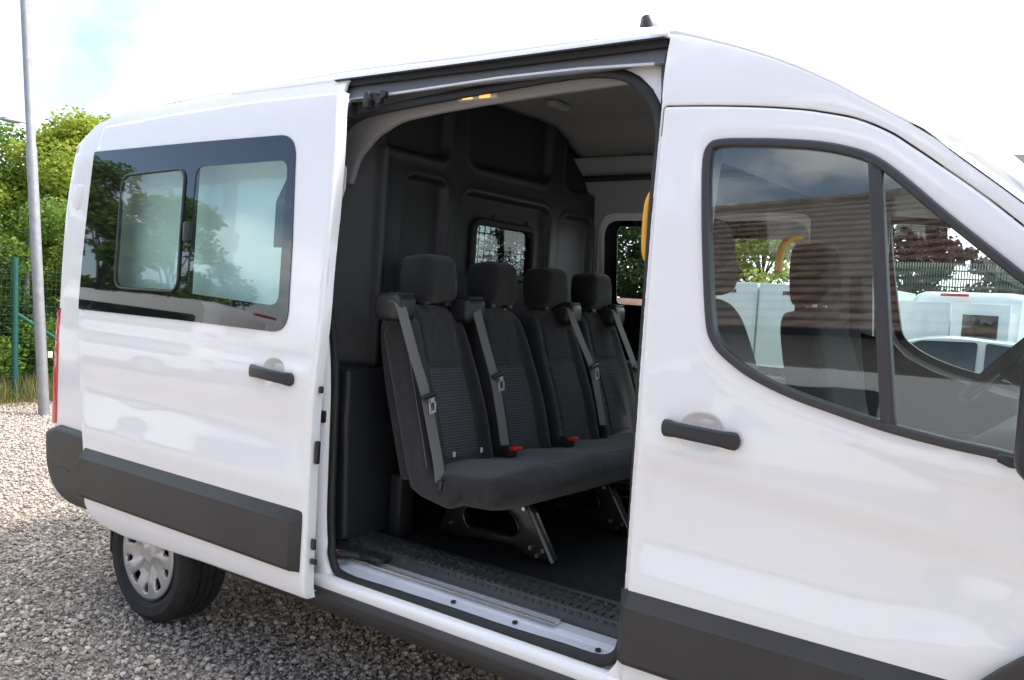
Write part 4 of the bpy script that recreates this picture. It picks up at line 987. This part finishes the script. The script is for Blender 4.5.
def tree(name, label, cat, x, y, H, rad, lm, n, size, seed, group, trunk=.09, low=.25, squash=1.0, clumps=46):
    rs = np.random.default_rng(seed); t = empty(name, label, cat, (x, y, 0), group)
    bm = bmesh.new(); top = Vector((x + rs.normal(0, .1), y + rs.normal(0, .1), H * .8))
    tube_into(bm, [Vector((x, y, -.1)), Vector((x + rs.normal(0, .05), y + rs.normal(0, .05), H * .35)), top], [trunk, trunk * .7, trunk * .2], seg=8)
    cs = []; rr = []
    for i in range(clumps):
        f = rs.random(); z = H * (low + (1 - low) * f); env = rad * (math.sin(math.pi * min(1, .14 + .84 * f)) ** .6) * squash * rs.uniform(.8, 1.05)
        a = rs.uniform(0, 2 * math.pi); q = env * rs.uniform(.25, 1.0); c = Vector((x + math.cos(a) * q, y + math.sin(a) * q, z)); cs.append(c); rr.append(rs.uniform(.16, .34) * rad * .75)
        st_ = Vector((x, y, max(.2, z * .62))); 
        if i % 2 == 0: tube_into(bm, [st_, (st_ + c) / 2 + Vector((0, 0, -.05)), c], [trunk * .3, trunk * .18, trunk * .06], seg=5)
    from_bm('trunk', bm, BARK, t, 0).matrix_parent_inverse = Matrix.Translation((-x, -y, 0))
    o = bulk_mesh('crown', [leaves(n, np.array([c[:] for c in cs]), np.array(rr), size, seed)], lm); o.parent = t; o.matrix_parent_inverse = Matrix.Translation((-x, -y, 0)); return t
T1 = 'trees beyond the wire fence'
tree('maple_tree', 'bright yellow green leafy tree between lamp post and back of van', 'tree', -12.6, 4.55, 3.72, 1.35, L_LIGHT, 52000, .062, 3, T1, low=.02, clumps=170)
tree('broadleaf_tree', 'dark green leafy tree at left edge behind the lamp post', 'tree', -13.8, 3.3, 3.62, 1.5, L_MID, 44000, .065, 4, T1, low=.02, clumps=150)
tree('broadleaf_tree', 'dense green tree farther back filling the gap behind the yellow green tree', 'tree', -15.6, 5.6, 3.75, 1.7, L_MID, 40000, .08, 9, T1, low=.02, clumps=150)
tree('broadleaf_tree', 'green tree standing left of the frame beside the wire fence', 'tree', -13.2, .6, 4.2, 1.6, L_MID, 9000, .11, 5, T1, low=.1)
tree('broadleaf_tree', 'mid green tree standing behind the rear end of the van', 'tree', -13.0, 7.0, 4.3, 1.6, L_LIGHT, 9000, .11, 6, T1, low=.1)
def shrub(name, label, x, y, H, rad, lm, n, size, seed, group):
    t = empty(name, label, 'shrub', (x, y, 0), group); rs = np.random.default_rng(seed); cs = np.array([(x + rs.normal(0, rad * .45), y + rs.normal(0, rad * .55), rs.uniform(.1, 1) * H) for _ in range(26)])
    o = bulk_mesh('foliage', [leaves(n, cs, np.full(26, rad * .42), size, seed)], lm); o.parent = t; o.matrix_parent_inverse = Matrix.Translation((-x, -y, 0))
    bm = bmesh.new()
    for c in cs[::3]: tube_into(bm, [(x, y, 0), ((x + c[0]) / 2, (y + c[1]) / 2, c[2] * .6), tuple(c)], [.02, .012, .005], seg=5)
    from_bm('stems', bm, BARK, t, 0).matrix_parent_inverse = Matrix.Translation((-x, -y, 0))
for i, (x, y, h, lm, lab) in enumerate([(-11.3, 3.15, 2.1, L_MID, 'mid green bush behind the green post at left edge'), (-11.5, 4.1, 2.3, L_MID, 'leafy bush right behind the foot of the lamp post'), (-11.2, 5.1, 1.9, L_LIGHT, 'light green bush low behind the tail of the van'), (-11.4, 2.1, 1.6, L_DARK, 'dark bush left of the green fence post')]):
    shrub('bush', lab, x, y, h, .8, lm, 16000, .05, 20 + i, 'bushes along the wire fence')
# weeds at the fence foot
def blades(n, xr_, yr_, h0, h1, seed):
    rs = np.random.default_rng(seed); x = rs.uniform(*xr_, n); y = rs.uniform(*yr_, n); h = rs.uniform(h0, h1, n); a = rs.uniform(0, 6.28, n); l = rs.normal(0, .35, n) * h; w = .006
    V = np.stack([np.stack([x - w * np.cos(a), y - w * np.sin(a), 0 * x], 1), np.stack([x + w * np.cos(a), y + w * np.sin(a), 0 * x], 1), np.stack([x + l * np.sin(a), y + l * np.cos(a), h], 1)], 1)
    return V.reshape(-1, 3), np.arange(n * 3).reshape(-1, 3), np.repeat(rs.random(n), 3)
gr = bulk_mesh('weeds', [blades(9000, (-11.0, -10.2), (-1, 8), .06, .34, 1), blades(700, (-10.3, -9.9), (-1, 8), .03, .12, 2)], L_DRY); gr['kind'] = 'stuff'

# fence: green posts and wire mesh
GREENF = mat('green_coating', (.010, .09, .065), .45)
fe = empty('wire_fence', 'green wire mesh fence with round green posts along the gravel edge', 'fence', (-10.45, 2, 0))
for y in np.arange(-4.9, 13, 2.5): tube('fence_post', [(-10.45, y + .06, -.1), (-10.45, y, 1.62)], .036, GREENF, fe, seg=12)
for p0, p1 in (((-10.45, 2.62, 1.0), (-10.45, 3.9, .2)),): tube('fence_brace', [p0, p1], .024, GREENF, fe, seg=8)
bm = bmesh.new()
for z in np.arange(.08, 1.56, .1): tube_into(bm, [(-10.41, -4.9, z), (-10.41, 12.6, z)], .0013, seg=4)
for y in np.arange(-4.9, 12.6, .05): tube_into(bm, [(-10.41, y, .05), (-10.41, y, 1.56)], .0009, seg=3)
from_bm('wire_mesh', bm, GREENF, fe, 0)
for o in list(C.objects):
    if o.parent == fe: o.matrix_parent_inverse = Matrix.Translation((10.45, -2, 0))
# lamp posts
pb = at(44, 413, 2, 0); pt = at(23, -30, 0, pb.x)
lp = empty('lamp_post', 'tall bare galvanised steel post standing on the gravel at left', 'post', pb)
dirp = (pt - pb).normalized(); mids = [pb, pb + dirp * 2.75, pb + dirp * 2.76, pb + dirp * 5.6]
o = tube('pole', [mids[0] - dirp * .1, mids[1], mids[2], mids[3]], [.056, .050, .044, .036], GALV, lp, seg=20); o.matrix_parent_inverse = Matrix.Translation(-pb)
bxp = pb + dirp * .62 + Vector((.02, .075, 0)); o = box('post_tag', tuple(bxp - Vector((.01, .02, .03))), tuple(bxp + Vector((.01, .03, .035))), mat('tag_cream', (.7, .65, .45), .5), lp, r=.003); o.matrix_parent_inverse = Matrix.Translation(-pb)
la = at(21, 122, 0, -12.0); sl_ = empty('street_lamp', 'grey street lamp head on a thin arm above the trees at left edge', 'street lamp', (la.x, la.y + .15, 0))
inv = Matrix.Translation((-la.x, -la.y - .15, 0))
for o in (tube('pole', [(la.x, la.y + .15, 0), (la.x, la.y + .15, la.z - .02)], [.04, .022], GALV, sl_, seg=12), tube('lamp_arm', [(la.x, la.y + .15, la.z - .02), (la.x, la.y + .08, la.z), (la.x, la.y - .02, la.z)], .012, GALV, sl_, seg=8),
          box('lamp_head', (la.x - .08, la.y - .24, la.z - .03), (la.x + .08, la.y + .0, la.z + .04), mat('lamp_housing', (.45, .46, .47), .5), sl_, r=.05, seg=3)): o.matrix_parent_inverse = inv

# ---------------------------------------------------------------- beyond the van (seen through its windows)
# white container cabinets
WHITEB = mat('container_white', (.66, .69, .66), .55, var=.05, vscale=3)
DLAB = mat('label_brown', (.12, .05, .04), .5)
zt = at(760, 283, 1, 14.0)
for i, (x0, lab) in enumerate([(-7.05, 'white steel container on the left of the pair seen behind the front seats'), (-4.7, 'white steel container on the right of the pair seen behind the front seats')]):
    x0 += -.62 + .62; cx0 = zt.x + (i - 1) * 2.3 + 2.28 - .02
    cc = empty('storage_container', lab, 'container', (cx0 - 1.13, 14.0, 0), 'white containers in a row beyond the van'); iv = Matrix.Translation((-(cx0 - 1.13), -14.0, 0)); H = zt.z
    ks = [box('shell', (cx0 - 2.26, 14.0, .0), (cx0, 16.2, H), WHITEB, cc, r=.015)]
    for s in (0, 1):
        xa = cx0 - 2.22 + s * 1.10; ks.append(box('door', (xa, 13.975, .12), (xa + 1.08, 13.998, H - .1), WHITEB, cc, r=.006))
        ks.append(box('label_plate', (xa + .42, 13.965, H - .20), (xa + .72, 13.973, H - .13), DLAB, cc))
    for xx in (cx0 - 1.17, cx0 - 1.09): ks.append(tube('locking_bar', [(xx, 13.95, .15), (xx, 13.95, H - .12)], .012, GALV, cc, seg=8))
    for o in ks: o.matrix_parent_inverse = iv
T2 = 'trees beyond the white containers'
for i, (x, y, h, r_, lm, nm, lab) in enumerate([(-7.5, 17.6, 4.0, 1.9, L_LIGHT, 'broadleaf_tree', 'bright green tree above the containers seen through the front door glass'),
        (-4.8, 19.5, 4.6, 1.4, L_RED, 'purple_plum_tree', 'dark purple leaved tree beyond the parked white van'), (-10.3, 19, 4.6, 2.0, L_MID, 'broadleaf_tree', 'green tree behind the containers in line with the bench headrests'),
        (-13.0, 17.5, 6.8, 2.2, L_DARK, 'conifer_tree', 'tall dark tree seen through the far window beside the yellow rail'), (-10.2, 15.5 + 1.5, 6.6, 2.0, L_DARK, 'conifer_tree', 'dark tree in the middle of the far side window'),
        (-2.4, 20, 4.2, 1.5, L_RED, 'purple_plum_tree', 'purple leaved tree seen between windscreen and door divider')]):
    tree(nm, lab, 'tree', x, y, h, r_, lm, 26000, .10, 40 + i, T2, low=.05, clumps=130)
# red tiled terrace seen low in the far window
struct(box('earth_bank', (-18, 15.2, -.02), (-8.9, 22, 1.66), mat('red_earth', (.30, .16, .12), .9, var=.3, vscale=3, bump=1, bscale=9), r=.3, seg=3))
# white boundary wall and green mesh fence on it
wl = tag(box('boundary_wall', (-5.2, 17.0, 0), (12, 17.25, 1.75), mat('render_white', (.62, .63, .60), .7, var=.06, vscale=1.5), r=.01), 'low white rendered wall carrying a green mesh fence beyond the parked cars', 'wall')
gf = empty('mesh_fence', 'green close mesh fence standing on the white wall beyond the windscreen', 'fence', (3.4, 17.1, 1.75))
bm = bmesh.new()
for x in np.arange(-5.1, 12, .05): tube_into(bm, [(x, 17.1, 1.75), (x, 17.1, 2.75)], .012, seg=4)
for z in np.arange(1.8, 2.75, .16): tube_into(bm, [(-5.1, 17.1, z), (12, 17.1, z)], .014, seg=4)
from_bm('mesh_panel', bm, GREENF, gf, 0).matrix_parent_inverse = Matrix.Translation((-3.4, -17.1, -1.75))
for x in np.arange(-5.1, 12, 2.4): tube('fence_post', [(x, 17.14, 1.75), (x, 17.14, 2.85)], .03, GREENF, gf, seg=8).matrix_parent_inverse = Matrix.Translation((-3.4, -17.1, -1.75))
# grey flat roofed building at right
hb = at(1000, 155, 1, 26.0)
gb = empty('flat_roofed_building', 'beige flat roofed building just visible beyond the windscreen at right edge', 'building', (hb.x + 6, 30, 0)); iv = Matrix.Translation((-hb.x - 6, -30, 0))
RND = mat('render_beige', (.42, .40, .37), .8, var=.08, vscale=2)
for o in (box('wall', (hb.x + .3, 26.4, 0), (hb.x + 14, 34, hb.z - .45), RND, gb), box('roof', (hb.x - .55, 26.0, hb.z - .45), (hb.x + 14.4, 34.4, hb.z), mat('fascia_grey', (.40, .385, .37), .7), gb, r=.02)): o.matrix_parent_inverse = iv
wf = []
for k in range(4):
    o = box('window', (hb.x + 1.5 + k * 3, 26.38, hb.z - 2.4), (hb.x + 3 + k * 3, 26.42, hb.z - 1.1), FRIT, gb); o.matrix_parent_inverse = iv

# vehicles ---------------------------------------------------------
CARW = mat('car_white', (.78, .80, .80), .3, coat=1); CGLASS = mat('car_dark_glass', (.012, .02, .02), .03, spec=.6)
def vehicle(name, label, cat, x, y, rot, side_poly, win_polys, wheels, width, taper, group, rear=None, extra=None, front=None):
    t = empty(name, label, cat, (0, 0, 0), group)
    mp = lambda off=0: (lambda u, v, w: Vector((u, -width / 2 + off + w + taper * max(0, v - .95) ** 1.2, v)))
    def solid(nm, poly, off, th, mt, par, step=.1, r=.05):
        L = resample(poly, .09)
        if area(L) < 0: L = L[::-1]
        bm = bmesh.new(); ny = 10; rows = []; c = np.mean(np.array(L), 0)
        for j in range(ny + 1):
            f = j / ny; e = abs(2 * f - 1); k = 1 - .035 * max(0, e - .82) / .18
            rows.append([bm.verts.new((c[0] + (p[0] - c[0]) * k, (2 * f - 1) * (width / 2 - off - taper * max(0, p[1] - .95) ** 1.2), c[1] + (p[1] - c[1]) * k)) for p in L])
        for a, b in zip(rows, rows[1:]):
            for i in range(len(L)): bm.faces.new((a[i], a[(i + 1) % len(L)], b[(i + 1) % len(L)], b[i]))
        bm.faces.new(rows[0]); bm.faces.new(rows[-1]); bmesh.ops.triangulate(bm, faces=[f for f in bm.faces if len(f.verts) > 4]); return from_bm(nm, bm, mt, par, 30)
    solid('body', side_poly, 0, 0, CARW, t)
    for s in (1, -1):
        for wp in win_polys:
            panel('side_window', wp, (lambda u, v, w, s=s: Vector((u, s * (-width / 2 - .012 + w + taper * max(0, v - .95) ** 1.2), v))), CGLASS, t, thick=.03, step=.15)
    for wx in wheels:
        for s in (1, -1):
            cy = -width / 2 - .01 if s == 1 else width / 2 + .01 - .2
            w_ = lathe('wheel', [(.20, 0), (.29, 0), (.315, .03), (.315, .17), (.29, .2), (.20, .2)], TYRE, t, n=32, centre=(wx, cy, .315))
            lathe('rim', [(.0001, .01), (.20, .005), (.20, .19), (.0001, .19)], ALLOY, w_, n=32, centre=(wx, cy, .315), closed=False)
    if extra: extra(t)
    t.location = (x, y, 0); t.rotation_euler = (0, 0, rot)
    return t
car_poly = roundpoly([(-2.05, .35, .1), (2.0, .33, .1), (2.05, .62, .1), (1.75, .82, .15), (.95, .95, .05), (.25, 1.38, .25), (-.9, 1.44, .4), (-1.75, 1.12, .3), (-2.08, .95, .1)], .05)
car_w = [roundpoly([(.80, .96), (.22, 1.32), (-.30, 1.37), (-.30, .93)], .04), roundpoly([(-.38, .93), (-.38, 1.37), (-.95, 1.35), (-1.40, 1.14), (-1.42, .96)], .04)]
def car_extra(t):
    for s in (1, -1): box('tail_lamp', (-2.09, s * .55 - .15, .78), (-2.0, s * .55 + .15, .92), TAIL, t, r=.02); box('headlight', (1.90, s * .6 - .15, .62), (2.03, s * .6 + .15, .76), LAMPC, t, r=.03); box('door_mirror', (.55, s * .93 - .08, .98), (.72, s * .93 + .08, 1.1), CARW, t, r=.03)
    boxes('door_handle', [((-.2, -.9, .86), (-.02, -.885, .89)), ((-1.1, -.9, .87), (-.92, -.885, .90))], CARW, t)
cp = at(985, 335, 1, 8.6)
vehicle('parked_car', 'white hatchback car whose roof and side windows show past the steering wheel', 'car', cp.x + .25, 8.6 + .9, R(4), car_poly, car_w, (-1.3, 1.3), 1.76, .28, 'cars on the yard', extra=car_extra)
van_poly = roundpoly([(-2.45, .35, .08), (2.35, .33, .1), (2.42, .75, .1), (2.25, 1.05, .1), (1.75, 1.20, .1), (1.05, 1.92, .2), (.6, 2.0, .2), (-2.25, 2.02, .12), (-2.45, 1.2, .1)], .05)
van_w = [roundpoly([(1.55, 1.20), (1.02, 1.78), (.55, 1.80), (.55, 1.18)], .05)]
def van_extra(t):
    boxes('rear_door', [((-2.475, -.90, .45), (-2.44, -.01, 1.86)), ((-2.475, .01, .45), (-2.44, .90, 1.86))], CARW, t, r=.02)
    box('rear_window', (-2.482, -.74, 1.32), (-2.47, -.20, 1.70), CGLASS, t, r=.004)
    box('brake_lamp', (-2.44, -.22, 1.945), (-2.40, .22, 1.985), TAIL, t, r=.01)
    for s in (1, -1): box('tail_lamp', (-2.48, s * .92 - .06, .95), (-2.40, s * .92 + .04, 1.35), TAIL, t, r=.015)
    box('number_plate', (-2.49, -.26, .70), (-2.476, .26, .81), LAMPC, t); box('rear_bumper', (-2.56, -.93, .32), (-2.42, .93, .55), TRIM, t, r=.03)
vp = at(945, 283, 1, 11.8)
vehicle('parked_van', 'white delivery van with a red brake lamp over its rear doors beyond the hatchback', 'van', vp.x + 1.3, 11.8 + 2.0, R(62), van_poly, van_w, (-1.5, 1.6), 1.92, .10, 'cars on the yard', extra=van_extra)
# behind the photographer: what the glass and paint mirror
vehicle('parked_van', 'white van behind the photographer mirrored low in the front door glass', 'van', -2.4, -5.6, R(180), van_poly, van_w + [roundpoly([(.35, 1.18), (.35, 1.80), (-.75, 1.80), (-.75, 1.18)], .06)], (-1.5, 1.6), 1.92, .10, 'vehicles mirrored in the glass', extra=van_extra)
vehicle('parked_van', 'white van with dark side glass mirrored in the rear door window', 'van', -11.5, -4.6, R(165), van_poly, van_w + [roundpoly([(.35, 1.18), (.35, 1.80), (-2.1, 1.80), (-2.1, 1.18)], .06)], (-1.5, 1.6), 1.92, .10, 'vehicles mirrored in the glass', extra=van_extra)
# tiled house
ho = empty('tiled_house', 'long low house with brown tiled roof mirrored in the door glass', 'house', (-4, -12, 0)); iv = Matrix.Translation((4, 12, 0))
TILE = mat('brown_tile', (.20, .128, .105), .75, var=.6, vscale=4, bump=.5, bscale=60)
X0, X1 = -13.5, 9.0; EZ, RZ = 3.0, 6.7; EY, RY = -8.8, -13.0
for sg in (1, -1):
    V = []; F = []; rows_ = 19; xs = np.arange(X0, X1, .075); nxx = len(xs)
    for r_ in range(rows_):
        for f_, dz_ in ((-.12, .055), (-.12, .080), (.98, .015), (.98, -.01)):
            f = (r_ + f_) / rows_; y = EY + (RY - EY) * f; z = EZ + (RZ - EZ) * f + dz_
            if sg < 0: y = 2 * RY - y
            wv = .004 * np.cos(xs / .30 * 2 * np.pi + r_ * .2) + .003 * np.sin(r_ * 3.1 + xs * 2)
            for x, w_ in zip(xs, wv): V.append((x, y, z + w_))
    nr = rows_ * 4
    for j in range(nr - 1):
        for i in range(nxx - 1): a = j * nxx + i; F.append((a, a + 1, a + nxx + 1, a + nxx))
    from_np('roof', V, F, TILE, ho, 30).matrix_parent_inverse = iv
tube('ridge_tiles', [(x, RY, RZ + .05 + .02 * math.sin(x * 12)) for x in np.arange(X0, X1, .15)], .11, TILE, ho, seg=8).matrix_parent_inverse = iv
box('wall', (X0 + .3, -16.9, 0), (X1 - .3, -9.3, 3.0), mat('render_grey', (.40, .38, .35), .8, var=.1, vscale=1), ho).matrix_parent_inverse = iv
from_np('gable', [(X0 + .3, -9.2, 2.95), (X0 + .3, -16.8, 2.95), (X0 + .3, RY, RZ - .1)], [(0, 1, 2)], RND, ho).matrix_parent_inverse = iv
for k in range(5): box('window', (X0 + 2 + k * 4, -9.32, 1.0), (X0 + 3.4 + k * 4, -9.27, 2.2), FRIT, ho).matrix_parent_inverse = iv
ho.rotation_euler = (0, 0, R(14))
T3 = 'trees behind the photographer'
for i, (x, y, h, r_, lm, lab) in enumerate([(-17.5, -7.5, 5.5, 2.2, L_MID, 'spreading green tree mirrored in the middle of the rear door window'), (-24, -8.5, 5.4, 2.6, L_DARK, 'dark tree mirrored at the rear edge of the door window'), (-28.5, -10, 5.6, 2.8, L_DARK, 'dark tree farthest back behind the photographer'), (-20.5, -11.0, 5.8, 2.3, L_MID, 'tall green tree behind the photographer beyond the house')]):
    tree('broadleaf_tree', lab, 'tree', x, y, h, r_, lm, 20000, .12, 70 + i, T3, low=.15)

# ================================================================== light
SKYX = 1.7
SUN_AZ = math.atan2(.9, 1.3)          # towards +x +y (front left of the van)
EL = R(56)
sun = bpy.data.lights.new('sun', 'SUN'); sun.energy = 1.6; sun.angle = R(8); sun.color = (1, .96, .90)
so = bpy.data.objects.new('sun', sun); C.objects.link(so)
sdir = Vector((math.cos(EL) * math.cos(SUN_AZ), math.cos(EL) * math.sin(SUN_AZ), math.sin(EL)))
so.rotation_euler = sdir.to_track_quat('Z', 'Y').to_euler()
w = bpy.data.worlds.new('World'); bpy.context.scene.world = w; w.use_nodes = True; nt = w.node_tree; nt.nodes.clear()
out = nt.nodes.new('ShaderNodeOutputWorld'); bg = nt.nodes.new('ShaderNodeBackground'); sky = nt.nodes.new('ShaderNodeTexSky'); sky.sky_type = 'NISHITA'; sky.sun_disc = False
sky.sun_elevation = EL; sky.sun_rotation = math.pi / 2 - SUN_AZ; sky.air_density = 1.0; sky.dust_density = 1.5
bg.inputs[1].default_value = .10
tc = nt.nodes.new('ShaderNodeTexCoord'); mp_ = nt.nodes.new('ShaderNodeMapping'); mp_.inputs['Scale'].default_value = (1, 1, 2.2); mp_.inputs['Location'].default_value = (SKYX, 3.1, .4)
nz = nt.nodes.new('ShaderNodeTexNoise'); nz.inputs['Scale'].default_value = 2.3; nz.inputs['Detail'].default_value = 8; nz.inputs['Roughness'].default_value = .55
nt.links.new(tc.outputs['Generated'], mp_.inputs[0]); nt.links.new(mp_.outputs[0], nz.inputs['Vector'])
dt = nt.nodes.new('ShaderNodeVectorMath'); dt.operation = 'DOT_PRODUCT'; dt.inputs[1].default_value = (.05, .95, -.1); nt.links.new(tc.outputs['Generated'], dt.inputs[0])
ad = nt.nodes.new('ShaderNodeMath'); ad.operation = 'MULTIPLY_ADD'; ad.inputs[1].default_value = .13; nt.links.new(dt.outputs['Value'], ad.inputs[0]); nt.links.new(nz.outputs['Fac'], ad.inputs[2])
mr = nt.nodes.new('ShaderNodeMapRange'); mr.inputs[1].default_value = .43; mr.inputs[2].default_value = .57; mr.interpolation_type = 'SMOOTHSTEP'; nt.links.new(ad.outputs[0], mr.inputs[0])
d2 = nt.nodes.new('ShaderNodeVectorMath'); d2.operation = 'DOT_PRODUCT'; d2.inputs[1].default_value = ray(20, -40).normalized(); nrm = nt.nodes.new('ShaderNodeVectorMath'); nrm.operation = 'NORMALIZE'
nt.links.new(tc.outputs['Generated'], nrm.inputs[0]); nt.links.new(nrm.outputs[0], d2.inputs[0])
m2 = nt.nodes.new('ShaderNodeMapRange'); m2.interpolation_type = 'SMOOTHSTEP'; m2.inputs[1].default_value = .96; m2.inputs[2].default_value = 1.0; m2.inputs[3].default_value = 1; m2.inputs[4].default_value = .0; nt.links.new(d2.outputs['Value'], m2.inputs[0])
nz2 = nt.nodes.new('ShaderNodeTexNoise'); nz2.inputs['Scale'].default_value = 7; nz2.inputs['Detail'].default_value = 7; nt.links.new(tc.outputs['Generated'], nz2.inputs['Vector'])
a2 = nt.nodes.new('ShaderNodeMath'); a2.operation = 'MULTIPLY_ADD'; a2.inputs[1].default_value = 1.3; a2.use_clamp = True; nt.links.new(nz2.outputs['Fac'], a2.inputs[0])
s2 = nt.nodes.new('ShaderNodeMath'); s2.operation = 'SUBTRACT'; s2.inputs[1].default_value = .60; nt.links.new(m2.outputs[0], s2.inputs[0]); nt.links.new(s2.outputs[0], a2.inputs[2])
mm = nt.nodes.new('ShaderNodeMath'); mm.operation = 'MULTIPLY'; nt.links.new(mr.outputs[0], mm.inputs[0]); nt.links.new(a2.outputs[0], mm.inputs[1])
mx = nt.nodes.new('ShaderNodeMix'); mx.data_type = 'RGBA'; mx.inputs[7].default_value = (9.5, 9.6, 9.8, 1); nt.links.new(mm.outputs[0], mx.inputs[0]); nt.links.new(sky.outputs[0], mx.inputs[6])
nt.links.new(mx.outputs[2], bg.inputs[0]); nt.links.new(bg.outputs[0], out.inputs[0])
sc = bpy.context.scene
sc.view_settings.view_transform = 'Standard'; sc.view_settings.look = 'None'; sc.view_settings.exposure = 1.8; sc.view_settings.gamma = 1; sc.view_settings.use_curve_mapping = False
sc.render.engine = 'CYCLES'; sc.cycles.use_denoising = True; sc.cycles.max_bounces = 10; sc.cycles.transparent_max_bounces = 16; sc.cycles.glossy_bounces = 5; sc.cycles.diffuse_bounces = 5
sc.cycles.caustics_reflective = False; sc.cycles.caustics_refractive = False
